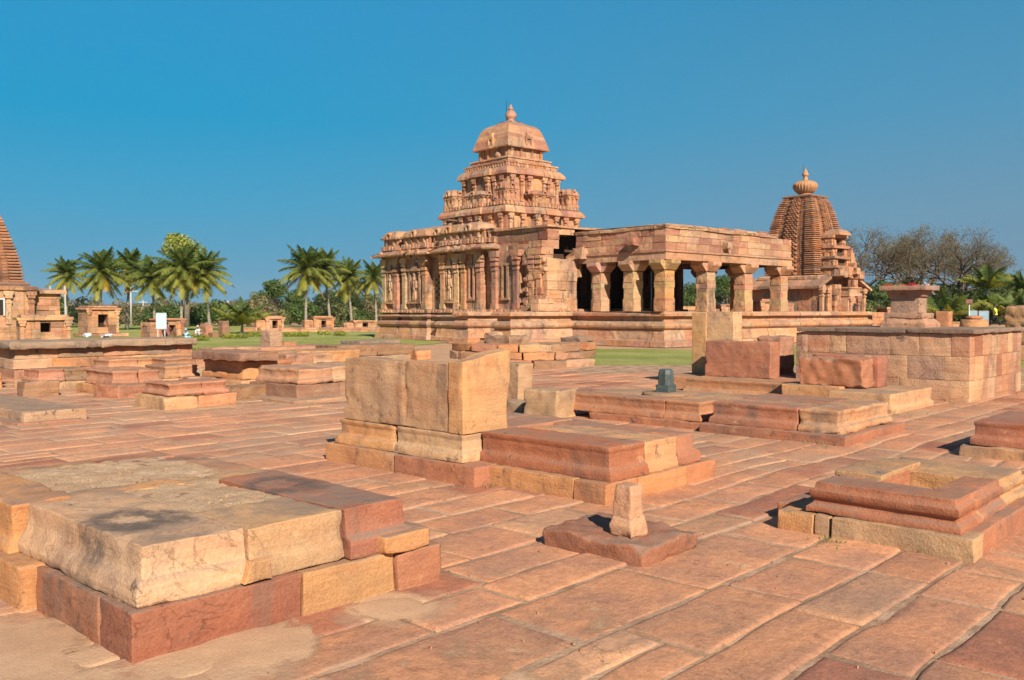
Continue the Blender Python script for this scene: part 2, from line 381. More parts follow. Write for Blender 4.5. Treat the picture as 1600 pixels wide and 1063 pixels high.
mb = MB(); ring = [LD(0, 0)]
secs = []
for r_ in (1, 8, 30, 80, 200, 600, 2000, 6000): secs.append([(r_ * cos(a), r_ * sin(a), -.03) for a in [2 * pi * i / 48 for i in range(48)]])
F = [tuple(range(48))]
V = np.array(secs).reshape(-1, 3)
for k in range(7): F += [(k * 48 + i, (k + 1) * 48 + i, (k + 1) * 48 + (i + 1) % 48, k * 48 + (i + 1) % 48) for i in range(48)]
mb.add(V, F, (.35, .2, .12)); g_ = mb.build("ground", M_EARTH); tag(g_, "bare reddish earth round the temples, dry and sandy", "ground", kind='structure')

def sheet(name, pts, z, mat, label, cat):
    mb = MB(); P = [Vector((*p, 0)) for p in pts]; out = []
    for i, p in enumerate(P):
        q = P[(i + 1) % len(P)]; L = (q - p).length; n = max(1, min(80, int(L / 1.2)))
        for k in range(n):
            w = p.lerp(q, k / n); dx = .6 * float(vn([(w.x, w.y, 0)], 0, .5)[0]); dy = .6 * float(vn([(w.x, w.y, 0)], 1, .5)[0]); out.append((w.x + dx, w.y + dy, z))
    mb.add(out, [tuple(range(len(out)))]); o = mb.build(name, mat); o_n = o
    me = o.data; 
    if me.polygons[0].normal.z < 0: me.flip_normals()
    return tag(o, label, cat, kind='structure')
sheet("lawn", [G(225, 566), G(640, 541.5), G(700, 535), G(612, 526.5), G(604, 512), G(330, 507), G(-500, 506), G(-900, 560)], -.012, M_LAWN, "mown green lawn stretching behind the broken platforms on the left", "lawn")
sheet("lawn", [G(880, 578), G(1100, 573), G(1290, 588), G(1500, 600), G(1700, 604), G(2300, 600), G(2100, 540), G(1560, 540), G(1300, 539), G(1100, 546), G(890, 545)], -.012, M_LAWN, "dry yellow green lawn in front of the open pillared hall", "lawn")
sheet("lawn", [G(1380, 516), G(1500, 520), G(2400, 530), G(2600, 500), G(1560, 496), G(1380, 499)], -.010, M_LAWN, "strip of green grass by the palms beyond the masonry block on the right", "lawn")

# ---- paving: courses of worn slabs running along X
def pave_material():
    m = NT("paving_sandstone"); P = m.pos(); tint = m.attr("tint"); sand = m.attr("sand", True)
    n1 = m.noise(1.7, 6, .65, None, .4)
    c = m.mix(m.ramp(n1, .36, .64), m.mix(1.0, tint, (1.14, 1.04, .92), 'MULTIPLY'), m.mix(1.0, tint, (.82, .80, .84), 'MULTIPLY'))
    c = m.mix(m.ramp(m.noise(.9, 6, .7, None, .9), .52, .68, 0, .65), c, (.30, .205, .145))
    c = m.mix(m.ramp(m.noise(5.5, 8, .76, None, .5), .56, .70, 0, .75), c, (.25, .12, .08))
    c = m.mix(m.ramp(m.noise(2.3, 7, .7, None, .3), .60, .74, 0, .5), c, (.62, .42, .28))
    c = m.mix(m.ramp(m.noise(55, 4, .75), .3, .78), m.mix(1.0, c, (.86, .85, .84), 'MULTIPLY'), m.mix(1.0, c, (1.13, 1.12, 1.1), 'MULTIPLY'))
    c = m.mix(m.ramp(m.noise(17, 6, .8), .35, .65), m.mix(1.0, c, (.84, .80, .78), 'MULTIPLY'), m.mix(1.0, c, (1.10, 1.08, 1.05), 'MULTIPLY')); c = m.mix(1.0, c, (1.0, .97, .89), 'MULTIPLY')
    ln = m.math('ABSOLUTE', m.math('SUBTRACT', m.noise(1.3, 6, .55, None, 1.6), .5)); c = m.mix(m.math('MULTIPLY', m.ramp(ln, 0, .006, .7, 0), m.ramp(m.noise(.7, 3), .48, .6)), c, (.13, .07, .05))
    pale = m.math('MULTIPLY', m.ramp(m.noise(26, 5, .7), .66, .72, 0, 1), m.ramp(m.noise(3, 3), .5, .7))
    c = m.mix(pale, c, (.62, .52, .42))
    sn = m.math('ADD', sand, m.math('MULTIPLY', m.math('SUBTRACT', m.noise(7, 7, .7), .5), .9))
    sf = m.ramp(sn, .40, .66)
    jd = m.math('MULTIPLY', m.ramp(sand, .10, .26), m.ramp(m.noise(2.2, 5, .6), .38, .60, 0, .6)); c = m.mix(jd, c, (.38, .255, .165))
    c = m.mix(sf, c, m.mix(m.ramp(m.noise(60, 4, .7), .3, .7), (.46, .285, .17), (.54, .345, .205)))
    b1 = m.bump(m.noise(6.5, 8, .66, None, .4), .014); b2 = m.bump(m.noise(55, 6, .72), .006, 1.0, b1)
    return m.finish(c, m.math('ADD', m.ramp(n1, .3, .7, .78, .9), 0.0), b2, .3)
M_PAVE = pave_material()
SANDY = [(1.3, 4.4, .9), (1.1, 3.3, 1.0), (2.0, 3.75, .45), (3.1, 3.78, .33), (.6, 6.0, 1.2), (3.0, 6.9, .5)]
def paving():
    rng = random.Random(11); mb = MB()
    pal = ['a'] * 7 + ['b'] * 5 + ['c'] * 3 + ['d', 'e']
    C_ = dict(a=(.53, .288, .185), b=(.49, .26, .168), c=(.375, .175, .12), d=(.55, .33, .215), e=(.48, .29, .195))
    y = -8.0
    while y < 34.0:
        h = rng.uniform(.36, .50) if rng.random() < .8 else rng.uniform(.50, .66)
        x = .6 + rng.uniform(0, 1.0)
        while x < 34.0:
            L = rng.uniform(.55, 1.25) if rng.random() < .88 else rng.uniform(1.25, 1.6)
            cx_, cy_ = x + L / 2, y + h / 2; l, d = to_ld(cx_, cy_)
            if 1.6 < d < 31 and abs(l) < d * .62 + 3.2 and not (d > 25.5 and l < 8 and l > -4) and not (l < -3.5 and d > 24) and not (d > 23.5 and l > 1.5 and l < 30) and (d < 21 or l < 9):
                if rng.random() < .10 and h > .45: parts = [(x, x + L, y, y + h * .48), (x, x + L, y + h * .48, y + h)]
                else: parts = [(x, x + L, y, y + h)]
                for (a0, a1, b0, b1) in parts:
                    g = rng.uniform(.002, .009); res = max(.055, min(.3, d * .011)); e = .010
                    ax = np.unique(np.round(np.concatenate([[a0 + g, a0 + g + e], np.linspace(a0 + g + 3 * e, a1 - g - 3 * e, max(2, int((a1 - a0) / res))), [a1 - g - e, a1 - g]]), 4))
                    ay = np.unique(np.round(np.concatenate([[b0 + g, b0 + g + e], np.linspace(b0 + g + 3 * e, b1 - g - 3 * e, max(2, int((b1 - b0) / res))), [b1 - g - e, b1 - g]]), 4))
                    X, Y = np.meshgrid(ax, ay, indexing='ij'); nx, ny = X.shape; P = np.stack([X.ravel(), Y.ravel(), np.zeros(nx * ny)], 1)
                    ed = np.minimum(np.minimum(P[:, 0] - a0 - g, a1 - g - P[:, 0]), np.minimum(P[:, 1] - b0 - g, b1 - g - P[:, 1]))
                    o_ = rng.uniform(0, 90); wob = np.clip(1 - ed / .12, 0, 1)
                    cxx = np.array([(a0 + a1) / 2, (b0 + b1) / 2]); inw = cxx - P[:, :2]; inw /= np.linalg.norm(inw, axis=1, keepdims=True) + 1e-6
                    P[:, :2] += inw * (wob * np.clip(.009 + .014 * fbm(P, 0, 4.5, o_) + .05 * np.clip(vn(P, 1, 2.7, o_) - .55, 0, 1), 0, .05))[:, None]
                    tilt = (rng.uniform(-.006, .006), rng.uniform(-.009, .009)); z0 = rng.uniform(-.006, .008)
                    z = z0 + tilt[0] * (P[:, 0] - cxx[0]) + tilt[1] * (P[:, 1] - cxx[1]) + .0045 * fbm(P, 2, 2.2, o_)
                    z += np.where(ed < e * .5, -.017, np.where(ed < e * 1.5, -.0035, 0)) - .012 * np.clip(vn(P, 1, 1.9, o_) - .35, 0, 1) * 2
                    z = np.where(ed > e * 2, np.maximum(z, -.0045), z); P[:, 2] = z; W0 = P.copy(); W0[:, 2] = 0
                    sand = .30 * np.clip(1 - ed / .07, 0, 1) * (.55 + .8 * vn(P, 0, .9, 3)) + .30 * np.clip(fbm(P, 1, .42, 8) + .1, 0, 1)
                    for (sx_, sy_, sr) in SANDY:
                        dd = np.hypot(P[:, 0] - sx_, P[:, 1] - sy_); sand = np.maximum(sand, np.clip(1.25 - dd / sr, 0, 1) * .95)
                    P[:, 2] += .012 * np.clip(sand - .45, 0, .3); P[:, 0] += .045 * vn(W0, 0, .55, 4); P[:, 1] += .05 * vn(W0, 1, .6, 9) + .018 * vn(W0, 2, 2.1, 1)
                    i, j = np.meshgrid(np.arange(nx - 1), np.arange(ny - 1), indexing='ij'); Q = np.stack([i * ny + j, (i + 1) * ny + j, (i + 1) * ny + j + 1, i * ny + j + 1], -1).reshape(-1, 4)
                    k = 1 + rng.uniform(-.11, .10); t = C_[rng.choice(pal)]
                    mb.add(P, Q, tuple(c * k for c in t), True, np.clip(sand, .001, 1))
            x += L
        y += h
    o = mb.build("paving", M_PAVE); tag(o, "worn red sandstone paving slabs with sand in the joints", "paving", kind='structure')
paving()
# sand bed the slabs lie in
mb = MB(); pts = [LD(-14, 1.2), LD(14, 1.2), LD(24, 24), LD(9, 27), LD(-2, 27), LD(-16, 24)]
mb.add([(x, y, -.0085) for x, y in pts], [tuple(range(6))])
m = NT("joint_sand"); cc = m.mix(m.ramp(m.noise(3, 5), .35, .65), (.26, .16, .10), (.46, .295, .19)); mj = m.finish(cc, .95, m.bump(m.noise(40, 5), .01), .1)
o = mb.build("sand_bed", mj); tag(o, "sandy bed showing in the joints of the paving", "sand", kind='structure')
if o.data.polygons[0].normal.z < 0: o.data.flip_normals()

# blown sand lying over the slabs round the corner platform
def drift(label, x0, x1, y0, y1, blobs, hgt=.022, step=.05):
    xs = np.arange(x0, x1, step); ys = np.arange(y0, y1, step); X, Y = np.meshgrid(xs, ys, indexing='ij'); P = np.stack([X.ravel(), Y.ravel(), np.zeros(X.size)], 1)
    m_ = np.zeros(len(P))
    for bx_, by_, r_ in blobs: m_ = np.maximum(m_, 1.0 - np.hypot(P[:, 0] - bx_, P[:, 1] - by_) / r_)
    m_ = m_ + .30 * fbm(P, 0, 1.7, 2, 4) + .10 * fbm(P, 1, 9, 5, 3)
    P[:, 2] = np.clip(m_, -.5, .55) * hgt * 2 - .008 + .0016 * fbm(P, 2, 16, 1, 2)
    nx, ny = X.shape; i, j = np.meshgrid(np.arange(nx - 1), np.arange(ny - 1), indexing='ij'); Q = np.stack([i * ny + j, (i + 1) * ny + j, (i + 1) * ny + j + 1, i * ny + j + 1], -1).reshape(-1, 4)
    Q = Q[(P[Q, 2] > -.02).any(1)]; mb = MB(); mb.add(P, Q, (.5, .3, .2), True, np.clip(m_, .001, 1)); o = mb.build("sand_drift", M_SAND); tag(o, label, "sand", kind='structure')
def sand_material():
    m = NT("blown_sand"); c = m.mix(m.ramp(m.noise(2.5, 6, .65), .35, .65), (.46, .28, .17), (.55, .35, .215)); c = m.mix(m.ramp(m.noise(90, 4, .8), .35, .75), m.mix(1.0, c, (.86, .85, .84), 'MULTIPLY'), m.mix(1.0, c, (1.08, 1.08, 1.08), 'MULTIPLY'))
    c = m.mix(m.ramp(m.noise(140, 2, .5), .70, .76, 0, .7), c, (.26, .17, .12)); m.finish(c, .95, m.bump(m.noise(60, 6, .7), .006), .1)
    tr = m.t.nodes.new("ShaderNodeBsdfTransparent"); mx = m.t.nodes.new("ShaderNodeMixShader")
    m.l(m.ramp(m.math('ADD', m.attr("sand", True), m.math('MULTIPLY', m.math('SUBTRACT', m.noise(6, 8, .78), .5), .7)), .10, .34), mx.inputs[0]); m.t.links.new(tr.outputs[0], mx.inputs[1]); m.t.links.new(m.b.outputs[0], mx.inputs[2]); m.t.links.new(mx.outputs[0], m.out.inputs[0]); return m.m
M_SAND = sand_material()
drift("blown sand over the slabs in front of the corner platform", .2, 3.9, 1.9, 6.6, [(1.0, 4.4, 1.3), (.7, 5.6, 1.3), (1.3, 3.5, .9), (2.3, 3.75, .45), (3.1, 3.72, .30)])
def scatter_grit():
    rng = random.Random(17); mb = MB()
    for _ in range(420):
        d = 2.4 + 11 * rng.random() ** 1.6; l = rng.uniform(-.62, .62) * d; x, y = LD(l, d); s_ = rng.uniform(.002, .006) * (1.6 if rng.random() < .06 else 1)
        mb.box((x - s_, y - s_ * .7, -.004), (x + s_, y + s_ * .7, .004 + s_ * rng.uniform(.5, 1.2)), col(rng.choice(['buff', 'brown', 'rose', 'pink', 'grey']), rng), s_ * .4, rng, rng.uniform(0, 3))
    o = mb.build("grit", M_STONE); tag(o, "loose grit and tiny stone chips scattered over the paving", "grit", kind='stuff')
scatter_grit()
M_WEED = plain("dry_weed", (.20, .21, .07), .8, 0, 30, .3)
def weeds():
    rng = random.Random(23); mb = MB()
    for (cx_, cy_, n, r_) in ((6.1, 2.62, 14, .05), (6.05, 2.55, 10, .06), (5.9, 5.72, 10, .05), (10.45, 4.6, 14, .12), (7.4, 13.9, 16, .3), (8.6, 16.6, 24, .5), (9.0, 13.2, 16, .3), (4.6, 13.5, 12, .25), (16.9, 5.6, 20, .35), (17.6, 4.6, 16, .4), (19.6, 4.5, 20, .6), (14.2, 5.0, 14, .25), (12.6, 20.2, 30, .8), (11.0, 20.0, 24, .7), (6.8, 19.2, 18, .4)):
        for _ in range(n):
            x = cx_ + rng.gauss(0, r_); y = cy_ + rng.gauss(0, r_); h = rng.uniform(.015, .05) * (1 if cx_ < 8 else 1.8)
            for k in range(4):
                a = rng.uniform(0, 6.28); w = .003; t = rng.uniform(.3, .9) * h; mb.add([(x - w * sin(a), y + w * cos(a), -.005), (x + w * sin(a), y - w * cos(a), -.005), (x + t * cos(a), y + t * sin(a), h)], [(0, 1, 2)])
    o = mb.build("weeds", M_WEED); tag(o, "small dry weeds in the paving joints and at the feet of the ruins", "weeds", kind='stuff')
weeds()
# ------------------------------------------------------------------ ruined platforms and loose blocks near the camera
MOULD = [(0, 0), (.14, .0), (.30, .012), (.38, .045), (.46, .052), (.80, .052), (.86, .040), (1, .042)]
PLAIN = [(0, 0), (.16, .0), (.34, .018), (.46, .048), (.60, .056), (1, .060)]
class Ruin:
    def __init__(s, name, label, cat, base, group=None, mat=None):
        s.b = (base[0], base[1], 0); s.e = thing(name, label, cat, s.b, 0, group); s.mat = mat or M_STONE
    def stone(s, part, lo, hi, c, **kw):
        mb = MB(); mb.stone(lo, hi, col(c) if isinstance(c, str) else c, **kw); o = mb.build(part, s.mat, s.e, s.b)
        lb = kw.get('label'); return o
def edge_warp(c, ang):  # turns a block a little about its own centre
    def w(P):
        d = P - np.array(c); return np.stack([c[0] + d[:, 0] * cos(ang) - d[:, 1] * sin(ang), c[1] + d[:, 0] * sin(ang) + d[:, 1] * cos(ang), P[:, 2]], 1)
    return w
random.seed(5)
S4 = dict(prof=MOULD)
# A -- the large platform at the lower left corner of the view
A = Ruin("ruined_platform", "large low platform with a pale corner stone and two dark ring stains, nearest the camera", "platform", (1.8, 4.0))
A.stone("plinth_block", (1.80, 3.99, -.05), (2.70, 4.35, .235), (.33, .15, .105), seg=.05, r=.016, amp=.007)
A.stone("plinth_block", (2.706, 3.98, -.05), (3.32, 4.3, .228), (.50, .30, .155), seg=.05, r=.018, amp=.007)
A.stone("plinth_block", (3.33, 3.95, -.05), (3.66, 4.9, .215), (.38, .185, .12), seg=.06, r=.03, amp=.01)
A.stone("plinth_block", (1.80, 4.36, -.05), (2.2, 5.14, .232), (.40, .20, .125), seg=.06, r=.016, amp=.008)
A.stone("plinth_block", (1.72, 5.15, -.05), (2.2, 5.62, .232), (.48, .27, .14), seg=.07, r=.025, amp=.012)
A.stone("plinth_block", (3.30, 4.91, -.05), (3.64, 6.3, .20), (.40, .21, .13), seg=.08, r=.03, amp=.01)
A.stone("moulded_block", (1.835, 4.02, .236), (2.42, 5.50, .505), (.57, .395, .27), seg=.04, r=.02, amp=.008, prof=PLAIN, sides=(1, 0, 1, 0), strata=.004, chip=1.8)
A.stone("moulded_block", (2.428, 4.03, .233), (3.02, 4.62, .50), (.50, .34, .21), seg=.045, r=.018, amp=.007, prof=[(a, b * .5) for a, b in PLAIN], sides=(0, 0, 1, 0), strata=.005, chip=1.8)
A.stone("moulded_block", (3.028, 4.0, .229), (3.50, 5.42, .502), (.36, .165, .115), seg=.05, r=.02, amp=.008, prof=[(0, .0), (.36, .0), (.44, .05), (1, .055)], sides=(0, 1, 1, 0))
A.stone("loose_chip", (2.36, 3.985, .238), (2.52, 4.06, .34), (.56, .34, .18), seg=.03, r=.02, amp=.008, prof=[(0, 0), (1, .05)], sides=(1, .2, 0, 0))
A.stone("rear_block", (2.43, 5.02, .23), (3.02, 5.50, .470), (.48, .30, .18), seg=.07, r=.03, amp=.012)
A.stone("corner_stone", (3.22, 3.94, .222), (3.56, 4.25, .33), (.52, .29, .15), seg=.04, r=.02, amp=.008)
mb = MB(); xs = np.linspace(2.36, 3.10, 46); ys = np.linspace(4.40, 5.6, 60); X, Y = np.meshgrid(xs, ys, indexing='ij')
P = np.stack([X.ravel(), Y.ravel(), np.full(X.size, .0)], 1); P[:, 2] = .478 + .010 * fbm(P, 0, 3, 1, 3) + .006 * fbm(P, 1, 14, 2, 2)
i, j = np.meshgrid(np.arange(45), np.arange(59), indexing='ij'); Q = np.stack([i * 60 + j, (i + 1) * 60 + j, (i + 1) * 60 + j + 1, i * 60 + j + 1], -1).reshape(-1, 4)
mb.add(P, Q, (.4, .26, .16), True)
def grit_material():
    m = NT("gritty_earth"); c = m.mix(m.ramp(m.noise(4, 6, .7), .35, .65), (.50, .32, .19), (.62, .42, .26))
    c = m.mix(m.ramp(m.noise(70, 4, .8), .52, .66), c, (.22, .13, .085)); c = m.mix(m.ramp(m.noise(95, 3, .8, None, .3), .62, .70), c, (.58, .43, .30))
    return m.finish(c, .95, m.bump(m.noise(45, 6, .75), .02), .1)
M_GRIT = grit_material()
mb.build("earth_fill", M_GRIT, A.e, A.b)
def pebbles(parent, base, area, n, rng, size=(.008, .022), z=.485, name="grit", mat=None):
    mb = MB()
    for _ in range(n):
        x = rng.uniform(area[0], area[1]); y = rng.uniform(area[2], area[3]); s_ = rng.uniform(*size) * rng.uniform(.3, 1)
        mb.box((x - s_, y - s_ * .8, z - s_), (x + s_, y + s_ * .8, z + s_ * .7), col(rng.choice(['buff', 'cream', 'ochre', 'pink', 'brown']), rng), s_ * .45, rng, rng.uniform(0, 3))
    o = mb.build(name, mat or M_STONE, parent, base); o['kind'] = 'stuff'; return o
pebbles(A.e, A.b, (2.48, 3.0, 4.66, 5.0), 46, random.Random(3), (.003, .008), .479)

# the next chamber behind it: sand filled, kerbed with thin stones
A2 = Ruin("ruined_platform", "sand filled platform with a thin yellowish kerb behind the large corner platform", "platform", (2.0, 5.6))
A2.stone("kerb_stone", (1.78, 5.52, .0), (2.16, 6.7, .50), (.55, .30, .15), seg=.07, r=.03, amp=.012, prof=[(0, 0), (.5, .01), (.6, .05), (1, .04)], sides=(1, 0, 1, 0))
A2.stone("kerb_stone", (2.17, 5.53, .1), (2.85, 5.74, .485), (.56, .36, .20), seg=.06, r=.025, amp=.012)
A2.stone("kerb_stone", (2.86, 5.50, .1), (3.50, 5.76, .475), (.54, .34, .18), seg=.06, r=.03, amp=.014)
A2.stone("kerb_stone", (3.28, 5.77, .1), (3.55, 6.55, .46), (.46, .27, .17), seg=.07, r=.03, amp=.012)
A2.stone("kerb_stone", (2.90, 6.85, .1), (3.45, 7.10, .455), (.42, .20, .13), seg=.07, r=.03, amp=.012)
A2.stone("kerb_stone", (3.05, 6.45, .1), (3.50, 6.84, .45), (.40, .18, .12), seg=.07, r=.03, amp=.012)
A2.stone("kerb_stone", (2.0, 6.71, .1), (2.89, 7.08, .455), (.50, .30, .17), seg=.07, r=.03, amp=.012)
mb = MB(); xs = np.linspace(2.12, 3.32, 60); ys = np.linspace(5.70, 6.90, 60); X, Y = np.meshgrid(xs, ys, indexing='ij')
P = np.stack([X.ravel(), Y.ravel(), np.full(X.size, .0)], 1); P[:, 2] = .455 + .012 * fbm(P, 0, 2, 1, 3) + .008 * fbm(P, 1, 14, 2, 2)
i, j = np.meshgrid(np.arange(59), np.arange(59), indexing='ij'); Q = np.stack([i * 60 + j, (i + 1) * 60 + j, (i + 1) * 60 + j + 1, i * 60 + j + 1], -1).reshape(-1, 4)
mb.add(P, Q, (.4, .26, .16), True); mb.build("earth_fill", M_GRIT, A2.e, A2.b)
pebbles(A2.e, A2.b, (2.2, 3.2, 5.8, 6.8), 120, random.Random(4), (.003, .009), .457)

# B -- moulded base carrying the big upright blocks
B = Ruin("moulded_base", "two stepped pale moulded base under the tall upright slabs in the middle", "platform", (5.8, 6.0))
B.stone("plinth_block", (5.78, 6.93, -.05), (6.9, 8.08, .185), (.50, .28, .155), seg=.07, r=.018, amp=.007)
B.stone("plinth_block", (5.77, 5.79, -.05), (6.9, 6.92, .180), (.40, .19, .125), seg=.07, r=.018, amp=.007)
B.stone("moulded_block", (5.83, 7.0, .188), (6.6, 7.98, .445), (.56, .33, .17), seg=.06, r=.012, amp=.004, prof=MOULD, sides=(1, 0, 1, 1))
B.stone("moulded_block", (5.83, 6.01, .184), (6.6, 6.995, .445), (.55, .385, .25), seg=.06, r=.012, amp=.004, prof=MOULD, sides=(1, 0, 1, 0))
def brk(P):   # old break running down the face where the slab split, edges of the top worn away
    Q = P.copy(); f = np.clip(1 - np.abs(P[:, 1] - 7.03) / .22, 0, 1) * np.clip((P[:, 2] - .86) / .2, 0, 1); Q[:, 0] += np.where(P[:, 0] < 5.98, f * (.035 + .02 * vn(P, 0, 9, 2)), 0); Q[:, 2] -= .012 * f
    Q[:, 0] += np.where(P[:, 0] < 5.98, .012 * np.clip(vn(P * np.array([1, 1, .5]), 1, 3.1, 4) - .2, 0, 1), 0); return Q
Bs = Ruin("upright_slab", "wide tall sandstone slab with a cracked face standing on the moulded base", "stone block", (5.95, 7.0))
def crack(P):
    Q = brk(P); yc = 6.86 + .05 * vn(np.stack([P[:, 2] * 0, P[:, 2] * 0, P[:, 2]], 1), 0, 4.0, 2); g = np.clip(1 - np.abs(P[:, 1] - yc) / .03, 0, 1) * np.clip((P[:, 2] - .52) / .1, 0, 1)
    Q[:, 0] += np.where(P[:, 0] < 5.98, .022 * g, 0); return Q
Bs.stone("slab", (5.875, 6.24, .447), (6.13, 7.86, 1.108), (.48, .325, .215), seg=.028, r=.03, amp=.012, fr=1.6, strata=.001, chip=2.2, warp=crack)
def slope_top(P):
    Q = P.copy(); t = np.clip((P[:, 0] - 5.87) / .62, 0, 1); up = np.clip((P[:, 2] - .8) / .33, 0, 1)
    Q[:, 2] += up * (t * .10 + .02 * vn(P, 0, 5, 1)) ; Q[:, 0] += np.clip((P[:, 0] - 6.25) / .2, 0, 1) * (.035 * np.sin(P[:, 2] * 7.5) + .02 * vn(P, 2, 5, 2)); return Q
Bt = Ruin("upright_slab", "bright end slab with a slanting broken top standing at the near corner of the moulded base", "stone block", (6.15, 6.13))
Bt.stone("slab", (5.865, 6.035, .447), (6.50, 6.232, 1.13), (.60, .36, .19), seg=.05, r=.014, amp=.007, fr=2, strata=.001, warp=slope_top)

# C -- maroon moulded platform joined to it
C = Ruin("ruined_platform", "maroon moulded platform with a split corner, right beside the upright slabs", "platform", (6.0, 4.45))
C.stone("plinth_block", (5.97, 4.80, -.05), (6.4, 5.80, .172), (.50, .28, .15), seg=.07, r=.018, amp=.008)
C.stone("plinth_block", (5.97, 4.45, -.05), (6.42, 4.795, .17), (.46, .235, .13), seg=.06, r=.02, amp=.008)
C.stone("plinth_block", (6.425, 4.44, -.05), (7.20, 4.9, .17), (.50, .265, .14), seg=.07, r=.02, amp=.008)
C.stone("plinth_block", (7.205, 4.46, -.05), (7.76, 6.0, .165), (.46, .22, .13), seg=.09, r=.025, amp=.01)
C.stone("moulded_block", (6.06, 4.47, .172), (6.62, 6.02, .455), (.34, .145, .09), seg=.055, r=.014, amp=.006, prof=MOULD, sides=(1, 0, 1, 0))
C.stone("moulded_block", (6.628, 4.49, .171), (7.14, 5.9, .452), (.52, .31, .185), seg=.055, r=.022, amp=.010, prof=[(a, b * .5) for a, b in MOULD], sides=(0, 0, 1, 0))
C.stone("moulded_block", (7.148, 4.50, .168), (7.55, 6.0, .448), (.38, .18, .12), seg=.07, r=.03, amp=.014, prof=[(0, 0), (.4, .01), (.5, .05), (1, .06)], sides=(0, 1, 1, 0))
C.stone("top_slab", (6.5, 6.05, .1), (7.5, 6.6, .452), (.42, .21, .14), seg=.09, r=.03, amp=.01)

# D -- small slab with a stump
D = Ruin("stone_slab", "square pitted brown slab lying on the paving under a small stone stump", "stone slab", (4.95, 3.6))
def dwarp(P):
    Q = P.copy(); c = P[:, 2] > .05; Q[:, 2] += np.where(c, .010 * fbm(P, 0, 6, 4), 0); return Q
D.stone("slab", (4.68, 3.20, -.04), (5.32, 4.02, .115), (.29, .145, .105), seg=.035, r=.035, amp=.016, fr=6, chip=2.2, warp=dwarp, strata=.008)
E_ = Ruin("stone_stump", "small pale worn stone stump standing on the square pitted slab", "stone stump", (4.93, 3.50))
mb = MB(); mb.stone((4.84, 3.40, .105), (5.03, 3.585, .24), (.48, .31, .225), seg=.022, r=.03, amp=.010, fr=5, prof=[(0, 0), (.6, .0), (1, .02)], sides=(1, 1, 1, 1))
E_e = mb.build("foot", M_STONE, E_.e, E_.b)
mb = MB(); mb.stone((4.858, 3.418, .215), (5.008, 3.568, .45), (.50, .32, .235), seg=.02, r=.035, amp=.008, fr=5, chip=.35, strata=.002, prof=[(0, 0), (.5, .003), (1, .012)], sides=(1, 1, 1, 1)); mb.build("shaft", M_STONE, E_.e, E_.b)

# E -- platform with the sunken basin on the right
E2 = Ruin("ruined_platform", "maroon platform with a sunken rubble filled basin, on the right of the paving", "platform", (6.3, 2.0))
E2.stone("plinth_block", (6.20, 2.78, -.04), (6.7, 3.05, .135), (.50, .30, .16), seg=.045, r=.025, amp=.010)
E2.stone("plinth_block", (6.21, 2.655, -.04), (6.6, 2.77, .142), (.42, .29, .19), seg=.04, r=.025, amp=.010)
E2.stone("plinth_block", (6.20, 1.71, -.04), (6.42, 2.645, .145), (.46, .32, .205), seg=.045, r=.016, amp=.010)
E2.stone("plinth_block", (6.425, 1.72, -.04), (8.2, 2.0, .15), (.40, .19, .125), seg=.08, r=.02, amp=.01)
E2.stone("plinth_block", (6.5, 2.9, -.04), (8.3, 3.2, .13), (.42, .2, .13), seg=.1, r=.02, amp=.01)
pr = [(0, 0), (.18, 0), (.30, .035), (.42, .045), (.52, .02), (.74, .02), (.80, .05), (1, .055)]
for lo, hi, sd_, c_ in (((6.25, 1.80, .147), (6.62, 2.86, .36), (1, 0, 1, 1), (.35, .155, .10)), ((6.626, 1.81, .147), (7.35, 2.10, .35), (0, 0, 1, 0), (.40, .185, .12)),
                        ((7.36, 1.82, .147), (8.10, 2.86, .34), (0, 1, 1, 1), (.50, .32, .18)), ((6.626, 2.50, .147), (7.35, 2.85, .355), (0, 0, 0, 1), (.42, .20, .13))):
    E2.stone("rim_block", lo, hi, c_, seg=.05, r=.014, amp=.006, prof=pr, sides=sd_, strata=.006)
E2.stone("rim_cap", (6.75, 2.50, .34), (7.6, 2.86, .385), (.46, .29, .17), seg=.06, r=.02, amp=.01)
mb = MB(); mb.box((6.6, 2.0, -.02), (7.4, 2.6, .06), (.3, .2, .12)); mb.build("basin_floor", M_GRIT, E2.e, E2.b)
pebbles(E2.e, E2.b, (6.64, 7.34, 2.12, 2.48), 260, random.Random(8), (.012, .045), .075, "rubble")

# F -- cut by the right edge
Fq = Ruin("ruined_platform", "low moulded platform cut off by the right edge of the view", "platform", (10.8, 2.4))
Fq.stone("plinth_block", (10.71, 1.2, -.04), (12.4, 3.12, .12), (.46, .30, .19), seg=.08, r=.03, amp=.018)
Fq.stone("moulded_block", (10.80, 1.25, .12), (12.3, 3.05, .38), (.37, .16, .11), seg=.07, r=.018, amp=.007, prof=MOULD, sides=(1, 1, 1, 1))

# G -- the middle row
G2 = Ruin("ruined_platform", "brown platform with a pale broken corner in the row behind the maroon one", "platform", (10.5, 5.0))
G2.stone("plinth_block", (10.50, 4.31, -.04), (12.45, 6.30, .115), (.38, .185, .125), seg=.10, r=.035, amp=.016)
G2.stone("moulded_block", (10.60, 4.98, .112), (11.0, 6.22, .40), (.40, .185, .125), seg=.07, r=.022, amp=.008, prof=MOULD, sides=(1, 0, 0, 1))
G2.stone("moulded_block", (10.60, 4.42, .112), (12.3, 4.975, .40), (.54, .33, .20), seg=.07, r=.05, amp=.016, prof=MOULD, sides=(1, 1, 1, 0))
G2.stone("moulded_block", (11.005, 4.98, .112), (11.5, 6.22, .385), (.44, .27, .18), seg=.09, r=.03, amp=.014)
G2.stone("moulded_block", (11.505, 4.98, .112), (12.28, 6.20, .40), (.40, .20, .135), seg=.09, r=.03, amp=.012)
G1 = Ruin("ruined_platform", "long brown platform carrying the dark stone post on a round slab", "platform", (10.8, 7.4))
